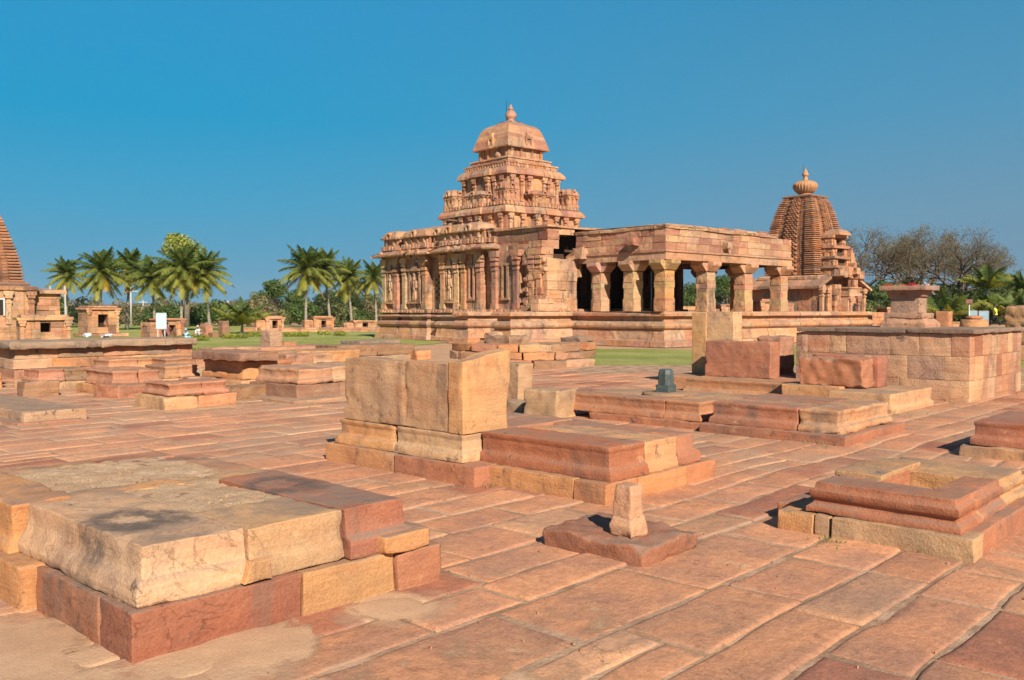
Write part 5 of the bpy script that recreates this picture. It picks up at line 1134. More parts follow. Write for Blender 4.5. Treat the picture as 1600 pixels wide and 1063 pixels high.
mb = MB(); masonry(mb, (1.9, -1.7, 0), (3.2, 2.0, 2.55), w2, rq, (.22, .4), (.5, 1.1), .05); mb.box((1.8, -1.9, 2.55), (3.5, 2.1, 2.66), w2(), .02, rq); mb.box((1.8, -1.85, 2.68), (3.4, 2.1, 2.78), w2(), .03, rq); mb.build("side_chamber", M_TEMPLE, R3)
mb = MB(); mb.box((.05, -2.08, 1.45), (.45, -1.95, 2.2), (.03, .03, .04)); wnd = mb.build("niche_window", M_DARK, R3)
M_WHITE = plain("white_paint", (.52, .53, .52), .5, 0, 5, .05)
mb = MB(); [mb.box(a, b) for a, b in (((-.02, -2.12, 1.38), (.05, -1.98, 2.27)), ((.45, -2.12, 1.38), (.52, -1.98, 2.27)), ((.05, -2.12, 2.2), (.45, -1.98, 2.27)), ((.23, -2.12, 1.45), (.27, -2.0, 2.2)))]; mb.build("window_frame", M_WHITE, wnd)

# ---- miniature shrines on the lawn
def mini(label, u, d, rz, w, dp, h, z0=0.0, group=None, door=(.3, .35, .75), roof=1.0, name="small_shrine", base=0.0, wing=0.0):
    e = thing(name, label, "shrine", (*UD(u, d), z0), rz, group); mb = MB()
    if base: masonry(mb, (-w / 2 - base, -dp / 2 - base, 0), (w / 2 + base + .3, dp / 2 + base, .22), w2, rq, (.2, .22), (.5, 1), .02)
    b = .22 if base else 0
    if base: mb.build("base", M_TEMPLE, e); mb = MB()
    dw, dz0, dz1 = door; dz0 = b + dz0 * (h - b); dz1 = b + dz1 * (h - b); dw = dw * w / 2
    masonry(mb, (-w / 2, -dp / 2, b), (-dw, dp / 2, h), w2, rq, (.3, .5), (.3, .6), .012, t=.1); masonry(mb, (dw, -dp / 2, b), (w / 2, dp / 2, h), w2, rq, (.3, .5), (.3, .6), .012, t=.1)
    mb.box((-dw, -dp / 2 + .02, dz1), (dw, dp / 2, h), w2()); mb.box((-dw, -dp / 2 + .02, b), (dw, dp / 2, dz0), w2())
    for s_ in (-1, 1): pil(mb, np.array([s_ * (w / 2 - .1), -dp / 2]), DY, NY, b, h, .16, .06)
    if wing: masonry(mb, (-w / 2 - wing, -dp / 2 + .1, b), (-w / 2, dp / 2, h * .9), w2, rq, (.25, .4), (.3, .5), .03, t=.1)
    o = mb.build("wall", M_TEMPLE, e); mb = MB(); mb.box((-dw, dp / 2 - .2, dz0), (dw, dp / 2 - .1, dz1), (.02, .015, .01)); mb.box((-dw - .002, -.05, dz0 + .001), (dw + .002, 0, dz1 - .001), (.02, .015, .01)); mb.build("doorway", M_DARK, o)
    mb = MB(); mb.box((-w / 2 - .12, -dp / 2 - .12, h), (w / 2 + .12, dp / 2 + .1, h + .12), w2(), .02, rq)
    if roof > .5: mb.box((-w / 2 + .05, -dp / 2, h + .12), (w / 2 - .1, dp / 2, h + .24), w2(), .02, rq)
    mb.build("roof_slab", M_TEMPLE, e); return e
FC = lambda u: math.atan2(UD(u, 10)[1], UD(u, 10)[0]) - R(90)          # front turned to the viewer
mini("low flat roofed shrine with two small openings beside the temple at the left edge", 68, 41, FC(68) + .12, 2.05, 1.5, 1.22, door=(.2, .55, .9))
mini("small shrine with a square dark opening on a slab, among the left palms", 154, 58, FC(154) + .35, 1.95, 1.6, 1.72, base=.22, door=(.32, .25, .80))
mini("broken shrine behind the white notice board", 262, 58, FC(262) + .5, 1.55, 1.2, 1.05, roof=0, wing=.7, door=(.3, .0, .7))
mini("dark little shrine with a flat roof under the bushy tree", 426, 76, FC(426) + .3, 1.5, 1.3, 1.0, door=(.3, .2, .85), wing=.75)
mini("orange little shrine ruin below the second group of palms", 503, 84, FC(503) + .3, 1.9, 1.2, .95, door=(.25, .1, .8), wing=.8)
mini("last little shrine ruin before the large temple", 568, 88, FC(568) + .3, 2.2, 1.2, .62, door=(.25, .2, .8), roof=0, wing=1.0)
mini("pale roofed shrine seen through the pillars of the hall", 1198, 62, FC(1198) + .5, 1.7, 1.5, 2.2, door=(.3, .3, .8))
mini("shrine ruin behind the altar", 1392, 56, FC(1392) + .5, 1.2, 1.4, 1.75, door=(.3, .0, .85), roof=0, wing=.9)
for (lb, u, d, w_, h_) in (("broken upright slab of the pair on the lawn, the wider one", 322, 57, .85, .78), ("broken upright slab of the pair on the lawn, the taller one", 350, 57, .55, .98)):
    q = UD(u, d); s_ = Ruin("upright_slab", lb, "stone block", q, mat=M_TEMPLE); s_.stone("slab", (q[0] - .25, q[1] - w_ / 2, -.03), (q[0] + .25, q[1] + w_ / 2, h_), w2(), seg=.15, r=.08, amp=.05)
    if u == 322: s_.stone("low_block", (q[0] - .1, q[1] - w_ / 2 - .6, -.03), (q[0] + .3, q[1] - w_ / 2, .28), w2(), seg=.15, r=.05, amp=.03)
def long_wall(label, u0, u1, d, h, name="low_wall"):
    a = UD(u0, d); b = UD(u1, d); L = math.dist(a, b); e = thing(name, label, "wall", (*a, 0), math.atan2(b[1] - a[1], b[0] - a[0])); mb = MB()
    masonry(mb, (0, 0, -.05), (L, 1.2, h), w2, rq, (.2, .3), (.5, 1.3), .03, faces='xyX'); mb.build("stone_course", M_TEMPLE, e)
long_wall("long low ruined wall across the back of the lawn, left of the large temple", 440, 606, 72, .34)
long_wall("low stub of wall beside the dark little shrine", 378, 402, 74, .30)
long_wall("long low wall behind the pillared hall and under the ribbed tower", 1148, 1240, 64, 2.2)
mini("broken shrine seen low between the right pillars of the hall", 1142, 62, FC(1142) + .4, 2.0, 1.5, 2.0, door=(.3, .2, .8), roof=0, wing=1.0)
long_wall("low ruined wall seen between the middle pillars of the hall", 1066, 1140, 66, 2.0)
long_wall("low stone wall right of the altar", 1463, 1530, 50, 1.05)
q = UD(1475, 44); s_ = Ruin("stone_pillar_stub", "square orange stone stub standing right behind the altar", "stone block", q, mat=M_TEMPLE); s_.stone("stub", (q[0] - .3, q[1] - .3, -.03), (q[0] + .3, q[1] + .3, 1.60), w2(), seg=.2, r=.05, amp=.03)
q = UD(1522, 40); s_ = Ruin("round_stone", "pair of flat round stones stacked left of the blue signboards", "stone block", q, mat=M_TEMPLE)
mb = MB(); mb.lathe((q[0], q[1], -.03), [(.55, 0), (.6, .9), (.55, 1.28)], 14, w2()); mb.lathe((q[0], q[1], 1.25), [(.25, 0), (.36, .06), (.34, .14), (.1, .18)], 14, w2()); mb.build("stones", M_TEMPLE, s_.e, s_.b)
q = UD(1601, 30); s_ = Ruin("boulder_statue", "large rounded brown boulder cut by the right edge", "boulder", q, mat=M_MID); s_.stone("rock", (q[0] - .5, q[1] - .5, .4), (q[0] + .5, q[1] + .5, 1.78), (.40, .26, .16), seg=.1, r=.42, amp=.05); s_.stone("base", (q[0] - .7, q[1] - .7, -.03), (q[0] + .7, q[1] + .7, .5), (.44, .28, .18), seg=.15, r=.08, amp=.04)

# ------------------------------------------------------------------ plants
def leaf_material(name, tl=.35):
    m = NT(name); t = m.attr("tint"); c = m.mix(m.ramp(m.noise(.8, 4), .3, .7), m.mix(1.0, t, (.80, .82, .8), 'MULTIPLY'), m.mix(1.0, t, (1.2, 1.16, 1.1), 'MULTIPLY'))
    d = m.t.nodes.new("ShaderNodeBsdfPrincipled"); m.l(c, d.inputs['Base Color']); d.inputs['Roughness'].default_value = .55; d.inputs['Specular IOR Level'].default_value = .3
    r = m.t.nodes.new("ShaderNodeBsdfTranslucent"); m.l(m.mix(1.0, c, (1.3, 1.25, .6), 'MULTIPLY'), r.inputs[0])
    x = m.t.nodes.new("ShaderNodeMixShader"); x.inputs[0].default_value = tl; m.t.links.new(d.outputs[0], x.inputs[1]); m.t.links.new(r.outputs[0], x.inputs[2]); m.t.links.new(x.outputs[0], m.out.inputs[0]); return m.m
M_LEAF = leaf_material("foliage"); 
def bark_material():
    m = NT("bark"); t = m.attr("tint"); n = m.noise(3, 5, .6, m._vm(m.pos(), (1, 1, 4)))
    return m.finish(m.mix(m.ramp(n, .35, .65), m.mix(1.0, t, (.7, .7, .7), 'MULTIPLY'), m.mix(1.0, t, (1.25, 1.25, 1.25), 'MULTIPLY')), .9, m.bump(n, .04), .2)
M_BARK = bark_material()
def palm(seed, h, fl=2.5, young=False, nf=48):
    rng = random.Random(seed); e = thing("coconut_palm", "-", "palm tree")
    mb = MB(); lean = (rng.uniform(-.3, .3), rng.uniform(-.3, .3)); pts = [(lean[0] * (t ** 1.6), lean[1] * (t ** 1.6), h * t) for t in np.linspace(0, 1, 11)]
    pts[0] = (0, 0, -.1); mb.tube(pts, list(np.interp(np.linspace(0, 1, 11), [0, .08, .5, 1], [.20, .13, .105, .085])), 8, (.28, .235, .185)); mb.build("trunk", M_BARK, e)
    top = Vector(pts[-1]); mb = MB(); V = []; F = []; T = []
    def tri(a, b, c, t): n = len(V); V.extend([a, b, c]); F.append((n, n + 1, n + 2)); T.append(t)
    for k in range(nf):
        f = (k + .5) / nf; az = k * 2.39996 + rng.uniform(-.2, .2); e0 = R(89 - 142 * f ** 1.15 + rng.uniform(-9, 9)) if not young else R(86 - 60 * f + rng.uniform(-6, 6))
        L = fl * (rng.uniform(.85, 1.08)) * (.82 if f < .15 else 1); bend = rng.uniform(.7, 1.2) * (.35 + 1.15 * sin(pi * min(1, f * 1.15)) ** 1.3)
        p = top.copy(); st = 26; spine = []; age = f
        g = (.08, .125, .028); o = (.28, .275, .05); y = (.50, .30, .045); u = age ** 1.4 + rng.uniform(-.12, .12)
        c0 = tuple(a + (b - a) * min(1, max(0, u * 1.15)) for a, b in zip(g, o)); 
        if u > .88: c0 = y if rng.random() < .45 else o
        for i in range(st + 1):
            s_ = i / st; el = e0 - bend * s_ ** 1.25; d = Vector((cos(az) * cos(el), sin(az) * cos(el), sin(el))); spine.append((p.copy(), d)); p = p + d * (L / st)
        mb.tube([a for a, _ in spine[::5]], list(np.linspace(.028, .006, len(spine[::5]))), 4, (.22, .20, .06))
        side0 = Vector((-sin(az), cos(az), 0)); tw = rng.uniform(-.5, .5)
        for i in range(2, st + 1):
            s_ = i / st; P_, d = spine[i]; ll = fl * .30 * (sin(pi * (.10 + .86 * s_)) ** .7) * rng.uniform(.85, 1.1); upv = side0.cross(d)
            for sg in (-1, 1):
                sd_ = side0 * sg * cos(tw * .4) + upv * sin(tw * .4) * sg; q = (sd_ * .80 + d * .55 + Vector((0, 0, -.42 - .30 * s_)) + Vector((rng.uniform(-.1, .1), rng.uniform(-.1, .1), rng.uniform(-.1, .1)))).normalized()
                w = d * .085; k2 = rng.uniform(.8, 1.2); tri(P_ - w * .5, P_ + w * .9, P_ + q * ll, tuple(c * k2 for c in c0)) if sg > 0 else tri(P_ + w * .9, P_ - w * .5, P_ + q * ll, tuple(c * k2 for c in c0))
    mb.add(np.array([tuple(v) for v in V]), np.array(F), np.array(T)); mb.build("crown", M_LEAF, e)
    if not young:
        mb = MB()
        for k in range(9):
            a = rng.uniform(0, 6.28); c = top + Vector((cos(a) * .2, sin(a) * .2, -.12 - rng.uniform(0, .28))); mb.lathe(tuple(c), [(.02, -.1), (.085, -.04), (.09, .04), (.02, .1)], 7, (.36, .20, .05) if k % 2 else (.16, .17, .04))
        mb.build("coconuts", M_BARK, e)
    return e
def place(src, label, u, d, rz=0.0, s=1.0, group=None, first=False, z=0.0, lean=0.0):
    o = src if first else copy_tree(src); o.location = (*UD(u, d), z); o.rotation_euler = (lean, lean * .6, rz); o.scale = (s, s, s); o['label'] = label
    if group: o['group'] = group
    return o
pv = [palm(1, 4.75, 2.55), palm(2, 5.0, 2.3, nf=38), palm(3, 4.5, 2.6, nf=42)]
GP = "tall coconut palms along the back of the lawn"
pal = [(0, 155, 75, .2, 1.06, "coconut palm behind the shrine with the square opening, tallest of its group"), (1, 103, 88, 1.0, .98, "coconut palm behind the leaning concrete post at the far left"),
       (1, 198, 80, 2.1, 1.06, "slim coconut palm with a leaning trunk, right of the tallest at the left"), (2, 243, 78, 3.2, 1.02, "coconut palm right above the white notice board"),
       (0, 283, 74, 4.4, 1.02, "coconut palm in front of the tall yellow green tree"), (2, 328, 76, 5.1, 1.0, "coconut palm right above the pair of broken upright slabs"),
       (0, 478, 84, 1.7, 1.10, "leftmost and tallest palm of the group beside the large temple"), (1, 516, 86, .6, 1.08, "second palm of the group beside the large temple"),
       (2, 550, 92, 2.6, 1.10, "third palm of the group beside the large temple"), (1, 588, 90, 3.9, 1.00, "palm whose crown touches the left edge of the large temple")]
used = set()
for v, u, d, rz, s_, lb in pal: place(pv[v], lb, u, d, rz + u, s_ * (1 + .06 * sin(u)), GP, v not in used, 0.0, .055 * sin(u * 1.7)); used.add(v)
yp = palm(9, .7, 2.5, True, 22)
GY = "young palms with fronds rising from the ground"
ya = [(378, 66, 0, .95, "young palm with fronds rising from the ground between the two palm groups", 0), (1455, 92, 1, 1.25, "young palm behind the altar, leftmost of the right palm thicket", 0), (1480, 84, 2, 1.35, "young palm above the square stone stub right of the altar", 0),
      (1512, 88, 3, 1.45, "young palm right behind the lamp post at the right", 0), (1548, 86, 4, 1.4, "young palm above the blue signboards", 0), (1590, 82, 5, 1.35, "young palm at the right edge of the view", 0), (1625, 84, .5, 1.3, "young palm just past the right edge", 0)]
for k, (u, d, rz, s_, lb, z) in enumerate(ya): place(yp, lb, u, d, rz, s_, GY, k == 0)
place(palm(12, 3.2, 2.6, True, 26), "dark palm with steep fronds rising above the thicket at the right", 1543, 95, 1.0, 1.25, None, True); place(palm(13, 3.4, 2.5, False, 26), "dark palm reaching the right edge of the view", 1592, 88, 2.0, 1.05, None, True)

def crown(rng, n, ctrs, size, cols, flat=.7):
    V = np.zeros((n * 4, 3)); T = []
    for k in range(n):
        c, r_ = ctrs[rng.randrange(len(ctrs))]; d = Vector((rng.gauss(0, 1), rng.gauss(0, 1), rng.gauss(0, 1))).normalized(); rr_ = r_ * (rng.uniform(.35, 1.0) ** .5); p = Vector(c) + Vector((d.x * rr_, d.y * rr_, d.z * rr_ * flat))
        nrm = (d + Vector((rng.uniform(-1, 1), rng.uniform(-1, 1), rng.uniform(-.6, 1))) * .9).normalized(); a = nrm.orthogonal().normalized(); b = nrm.cross(a); th = rng.uniform(0, 3.14); a, b = a * cos(th) + b * sin(th), b * cos(th) - a * sin(th)
        s_ = size * rng.uniform(.6, 1.25); V[k * 4] = p - a * s_; V[k * 4 + 1] = p - b * s_ * .45; V[k * 4 + 2] = p + a * s_; V[k * 4 + 3] = p + b * s_ * .45
        cc = cols[rng.randrange(len(cols))]; f = rng.uniform(.75, 1.25); T.append(tuple(x * f for x in cc))
    return V, np.arange(n * 4).reshape(-1, 4), np.array(T)
def tree(seed, h, r_, n, cols, size=.13, base=.35, nclump=22, name="broadleaf_tree", trunk=True, squash=.75):
    rng = random.Random(seed); e = thing(name, "-", "tree" if trunk else "shrub"); ctrs = []
    for k in range(nclump):
        a = rng.uniform(0, 6.28); q = rng.random() ** .5 * r_ * .75; z = h * (base + (1 - base) * rng.uniform(.08, .88)); q *= (1 - .55 * max(0, (z / h - .55) / .45)); ctrs.append(((q * cos(a), q * sin(a), z), r_ * rng.uniform(.20, .38)))
    if trunk:
        mb = MB(); mb.tube([(0, 0, -.1), (.05, .03, h * .25), (0, .1, h * .5), (.05, 0, h * .75)], [h * .035, h * .025, h * .017, h * .008], 8, (.20, .155, .115))
        for c, q in ctrs[::2]:
            z0 = h * rng.uniform(.2, .5); mb.tube([(0, 0, z0), (c[0] * .5, c[1] * .5, (z0 + c[2]) / 2 + .05 * h), c], [h * .012, h * .008, h * .004], 5, (.20, .155, .115))
        mb.build("trunk", M_BARK, e)
    mb = MB(); V, F, T = crown(rng, n, ctrs, size, cols, squash); mb.add(V, F, T); mb.build("crown", M_LEAF, e); return e
GR = [(.085, .14, .035), (.13, .18, .045), (.06, .10, .03)]; YG = [(.30, .34, .06), (.38, .38, .09), (.22, .27, .05)]; OL = [(.19, .21, .07), (.24, .23, .09), (.13, .16, .05)]; DK = [(.06, .09, .03), (.085, .12, .04), (.05, .07, .025)]; BR = [(.28, .20, .12), (.22, .17, .10), (.18, .18, .08)]
tv = [tree(21, 5.2, 3.0, 5200, GR, .15), tree(22, 5.0, 2.8, 4600, OL, .15), tree(23, 4.6, 3.1, 5200, DK, .16)]
place(tree(24, 7.6, 2.7, 6200, YG, .13, .42, 24, squash=.85), "tall airy yellow green tree behind the left palms", 292, 93, 0, 1.28, None, True)
GB = "trees behind the palms"
bt = [(0, 430, 112, 0, 1.02, "bushy blue green tree between the two palm groups"), (1, 408, 125, 1, .85, "lower olive tree at the left foot of the bushy blue green one"), (2, 505, 120, 1, .95, "dark round tree behind the second palm of the right group"), (2, 540, 118, 2, .98, "dark tree behind the third palm beside the large temple"),
      (0, 465, 124, 3, .86, "green tree behind the tallest palm beside the large temple"), (1, 580, 122, 4, .80, "olive tree against the left edge of the large temple"), (1, 65, 128, 0, .92, "olive tree beside the temple at the left edge"), (0, 95, 135, 1, .72, "green tree behind the leftmost palm"),
      (1, 350, 140, 2, .55, "low olive tree far behind the pair of broken slabs"), (0, 1085, 120, 4, 1.0, "green tree seen through the first gap right of the corner pillar"), (2, 1060, 140, 1, 1.1, "dark tree seen far through the hall beside the corner pillar"), (0, 1135, 115, 5, 1.15, "green tree seen through the second gap of the hall"), (1, 1150, 125, 1, 1.25, "taller olive tree seen through the hall"),
      (0, 1378, 105, 2, .95, "bright green tree at the foot of the bare trees, behind the altar"), (0, 1340, 112, 3, 1.0, "green tree just right of the ribbed temple"), (1, 1420, 112, 4, 1.15, "olive tree under the middle bare tree"), (2, 1470, 104, 5, 1.0, "dark tree behind the right palm thicket"), (2, 1530, 108, 0, 1.15, "dark tree behind the lamp post"), (1, 1575, 112, 1, 1.25, "olive tree behind the walking man"), (2, 1615, 106, 2, 1.25, "dark tree at the right edge of the view"), (2, 1500, 118, 2, 1.2, "dark tree deep in the thicket at the right")]
used = set()
for v, u, d, rz, s_, lb in bt: place(tv[v], lb, u, d, rz, s_, GB, v not in used); used.add(v)
shr = [tree(31, 1.7, 1.6, 1500, GR, .11, .05, 12, "shrub", False, .8), tree(32, 1.8, 1.7, 1500, BR, .12, .05, 12, "shrub", False, .8), tree(33, 1.6, 1.6, 1500, OL, .11, .05, 12, "shrub", False, .8)]
rg = random.Random(66); used = set(); k = 0
GS = "scrub along the far edge of the grounds"
def scrub_row(u0, u1, step, d0, d1, s0, s1, wts):
    global k
    u = u0
    while u < u1:
        v = rg.choice(wts); nm = ("bright green", "dry brown", "olive green")[v]
        d = rg.uniform(d0, d1); lb = "%s shrub in the scrub belt %s" % (nm, "behind the left lawn" if u < 610 else "beyond the pillared hall" if u < 1300 else "behind the right lawn")
        place(shr[v], lb, u, d, rg.uniform(0, 6), rg.uniform(s0, s1), GS + (", " + nm + (" left" if u < 610 else " middle" if u < 1300 else " right")), v not in used); used.add(v); k += 1; u += step * rg.uniform(.7, 1.3)
scrub_row(-60, 612, 15, 92, 125, 1.0, 1.75, [0, 0, 1, 2, 2]); scrub_row(1050, 1240, 24, 90, 120, .9, 1.4, [0, 0, 2]); scrub_row(1320, 1680, 15, 92, 108, 1.1, 1.8, [0, 0, 2, 2])
scrub_row(-80, 612, 22, 135, 170, 1.3, 2.0, [1, 2, 0]); scrub_row(1320, 1680, 26, 130, 160, 1.4, 2.2, [0, 2])

def bare(seed, h, spread):
    rng = random.Random(seed); e = thing("bare_tree", "-", "tree"); mt = MB(); mbr = MB(); tw = []
    def grow(p, d, L, r_, lev):
        q = p.copy(); pts = [p.copy()]; dd = d.copy()
        for i in range(3): dd = (dd + Vector((rng.gauss(0, .16), rng.gauss(0, .16), rng.gauss(0, .10) + .02))).normalized(); q = q + dd * L / 3; pts.append(q.copy())
        (mt if lev < 2 else mbr).tube(pts, list(np.linspace(r_, r_ * .62, 4)), 7 if lev < 2 else (4 if lev < 5 else 3), (.15, .115, .085), True, False)
        if lev >= 3: tw.append(q)
        if lev >= 7: return
        n = (rng.choice((2, 3, 3)) if lev < 6 else 2) if lev else 4
        for i in range(n):
            a = dd.orthogonal().normalized(); b = dd.cross(a); th = rng.uniform(0, 6.28) + i * 6.28 / n; sp = rng.uniform(.38, .85) * (spread if lev < 3 else 1.0)
            nd = (dd * cos(sp) + (a * cos(th) + b * sin(th)) * sin(sp) + Vector((0, 0, .10))).normalized(); st = pts[-1] if i < 2 else pts[2]
            grow(st, nd, L * rng.uniform(.66, .84), r_ * .60, lev + 1)
    grow(Vector((0, 0, -.1)), Vector((rng.uniform(-.1, .1), rng.uniform(-.1, .1), 1)), h * .22, h * .024, 0)
    mt.build("trunk", M_BARK, e); mbr.build("branches", M_BARK, e)
    mb = MB(); ctrs = [(tuple(q), .45) for q in tw]; V, F, T = crown(rng, 4800, ctrs, .07, [(.18, .14, .06), (.20, .13, .07), (.15, .15, .05)]); mb.add(V, F, T); mb.build("sparse_leaves", M_LEAF, e); return e
b1, b2 = bare(41, 12.5, 1.05), bare(43, 12.0, 1.15)
GT = "bare winter trees behind the altar"
for src, lb, u, d, rz, s_, f_ in ((b1, "leafless tree nearest the ribbed temple", 1356, 108, .5, 1.42, 1), (b2, "leafless tree in the middle of the three tall ones", 1425, 108, 1.2, 1.42, 1), (b1, "leafless tree on the right, leaning over the palm thicket", 1488, 104, 3.6, 1.30, 0), (b2, "smaller leafless tree between the first two tall ones", 1392, 122, 4.2, 1.3, 0), (b2, "leafless tree whose crown ends above the steep palm", 1512, 116, 2.6, 1.2, 0), (b1, "faint leafless tree behind the middle of the three tall ones", 1440, 132, 5.2, 1.55, 0)):
    place(src, lb, u, d, rz, s_, GT, bool(f_))

# low clipped hedges on the lawn
M_HEDGE = leaf_material("hedge_leaves", .25)
for lb, u0, u1, d in (("clipped yellow green hedge left of the crouching worker in pale blue", 266, 284, 50), ("clipped hedge right of the crouching worker in pale blue", 297, 322, 50), ("clipped hedge in front of the taller broken slab", 348, 384, 54), ("long clipped hedge below the dark little shrine", 443, 481, 58), ("short hedge tuft left of the long clipped one", 392, 404, 58), ("small round shrub left of the dark grey raised slab", 526, 536, 60), ("small round shrub beside the short hedge on the lawn", 500, 512, 62), ("yellow green tuft by the end of the capped wall", 262, 273, 36), ("second yellowish tuft on the lawn edge", 296, 308, 36), ("low yellow plants at the lawn edge by the grey slab", 508, 532, 40), ("low yellow plants between the grey slab and the temple", 582, 610, 42)):
    a = Vector((*UD(u0, d), 0)); b = Vector((*UD(u1, d), 0)); e = thing("hedge", lb, "hedge", tuple(a), 0); rng = random.Random(int(u0)); L = (b - a).length; hh = .32 if d > 45 else .16
    ctrs = [(tuple((b - a) * t + Vector((0, 0, hh * .45))), hh * .75) for t in np.linspace(.05, .95, max(2, int(L / .22)))]; V, F, T = crown(rng, int(260 + L * 420), ctrs, .055, [(.26, .27, .03), (.17, .21, .03), (.33, .32, .05)]); mb = MB(); mb.add(V, F, T); mb.build("leaves", M_HEDGE, e)

# ------------------------------------------------------------------ hills on the horizon
mh = NT("hill_scrub"); hc = mh.mix(mh.ramp(mh.noise(.02, 6, .7), .4, .6), (.10, .10, .05), (.26, .19, .13)); M_HILL = mh.finish(hc, .95, mh.bump(mh.noise(.05, 6), 2.0), .1)
mb = MB(); n = 60; V = []
for i in range(n + 1):
    u = -300 + 2400 * i / n
    for r_, f in ((0, 0), (1, .55), (2, 1), (3, .6), (4, 0)):
        x, y = UD(u, 1500 + r_ * 150); hgt = max(.0, 14 + 10 * float(vn([(u * .004, 0, 0)], 0)[0]) + 38 * math.exp(-((u - 1560) / 230.0) ** 2) + 9 * math.exp(-((u - 250) / 200.0) ** 2)); hgt *= 1 + .12 * float(vn([(u * .02, r_, 0)], 1)[0]); V.append((x, y, hgt * f - 1))
F = [(i * 5 + j, (i + 1) * 5 + j, (i + 1) * 5 + j + 1, i * 5 + j + 1) for i in range(n) for j in range(4)]
mb.add(V, F, (.2, .2, .1), True); o = mb.build("hills", M_HILL); tag(o, "low hazy hills on the horizon", "hills", kind='structure')

# ------------------------------------------------------------------ signs, posts, lamp
M_METAL = plain("grey_metal", (.42, .44, .45), .5, 0, 8, .08, .5); M_SIGN = plain("pale_board", (.40, .50, .53), .55, 0, 3, .04); M_BLUE = plain("pale_blue_board", (.30, .44, .52), .55, 0, 6, .10); M_CONC = plain("concrete_post", (.44, .42, .39), .9, .01, 12, .15)
def board(label, u, d, z0, z1, w, mat, name="signboard", plate=True):
    e = thing(name, label, "sign", (*UD(u, d), 0), FC(u)); mb = MB(); mb.box((-w / 2, -.02, z0), (w / 2, .02, z1)); mb.build("panel", mat, e)
    mb = MB(); [mb.box((s_ * w * .36 - .025, .022, 0), (s_ * w * .36 + .025, .07, z1 - .04)) for s_ in (-1, 1)]; mb.build("posts", M_METAL, e)
    mb = MB(); [mb.box(a, b) for a, b in (((-w / 2 - .02, -.03, z1), (w / 2 + .02, .03, z1 + .025)), ((-w / 2 - .02, -.03, z0 - .025), (w / 2 + .02, .03, z0)), ((-w / 2 - .025, -.03, z0), (-w / 2, .03, z1)), ((w / 2, -.03, z0), (w / 2 + .025, .03, z1)))]; mb.build("rim", M_METAL, e); return e
board("white notice board on posts beside the broken shrine on the lawn", 252, 50, .66, 1.50, .50, M_SIGN)
board("pale blue signboard nearest the walking man", 1537, 55, .85, 1.62, .50, M_BLUE); board("smaller pale blue signboard behind the round stones", 1521, 60, 1.0, 1.64, .42, M_BLUE)
e = thing("lamp_post", "floodlight on a thin white post beside the blue signboards", "lamp", (*UD(1514, 52), 0), FC(1514)); mb = MB(); mb.tube([(0, 0, 0), (0, 0, 2.1)], .03, 8, (.7, .7, .7)); mb.build("post", M_WHITE, e)
mb = MB(); mb.box((-.17, -.12, 2.08), (.17, .10, 2.30), (.3, .12, .1)); mb.tube([(-.12, 0, 1.9), (0, 0, 2.0), (.12, 0, 1.9)], .03, 6); mb.build("lamp_head", plain("red_brown_paint", (.28, .12, .10), .6), e)
GPp = "concrete fence posts at the left"
for k, (u, v0, d, lb) in enumerate(((81, 447, 70, "pale concrete post just right of the temple at the left edge"), (103, 447, 72, "slightly leaning concrete post in front of the leftmost palm"), (356, 470, 80, "thin grey post behind the taller broken slab"))):
    h = 1.6 + (487 - v0) / F_PX * d; e = thing("fence_post", lb, "post", (*UD(u, d), 0), 0); mb = MB(); mb.sweep([[(-.07, -.07, 0), (.07, -.07, 0), (.07, .07, 0), (-.07, .07, 0)], [(-.15 + k * .05, -.05, h), (-.05 + k * .05, -.05, h), (-.05 + k * .05, .05, h), (-.15 + k * .05, .05, h)]], (.4, .4, .4)); mb.build("shaft", M_CONC, e)
e = thing("utility_pole", "thin grey utility pole with a cross arm behind the slim palm", "pole", (*UD(205, 95), 0), FC(205)); mb = MB(); mb.tube([(0, 0, 0), (0, 0, 4.2)], [.10, .07], 8); mb.build("shaft", M_CONC, e); mb = MB(); mb.box((-.7, -.04, 3.7), (.7, .04, 3.78)); mb.build("cross_arm", M_CONC, e)
e = thing("utility_pole", "second thin pole far behind the left palms", "pole", (*UD(224, 110), 0), FC(224)); mb = MB(); mb.tube([(0, 0, 0), (0, 0, 3.0)], [.08, .06], 8); mb.build("shaft", M_CONC, e); mb = MB(); mb.box((-.5, -.04, 2.7), (.5, .04, 2.78)); mb.build("cross_arm", M_CONC, e)
for k, (u, d, sc) in enumerate(((136, 30, 1.0), (166, 30, .9))):
    a = UD(u, 26.2); e = thing("white_cloth_bundle", ("larger" if k == 0 else "smaller") + " crumpled white bundle lying on the grey cap stone", "bundle", (a[0], a[1], .865)); mb = MB(); mb.stone((-.10 * sc, -.10, 0), (.10 * sc, .10, .09 * sc), (.7, .7, .7), seg=.05, r=.07, amp=.05, fr=6); mb.build("cloth", M_WHITE, e)

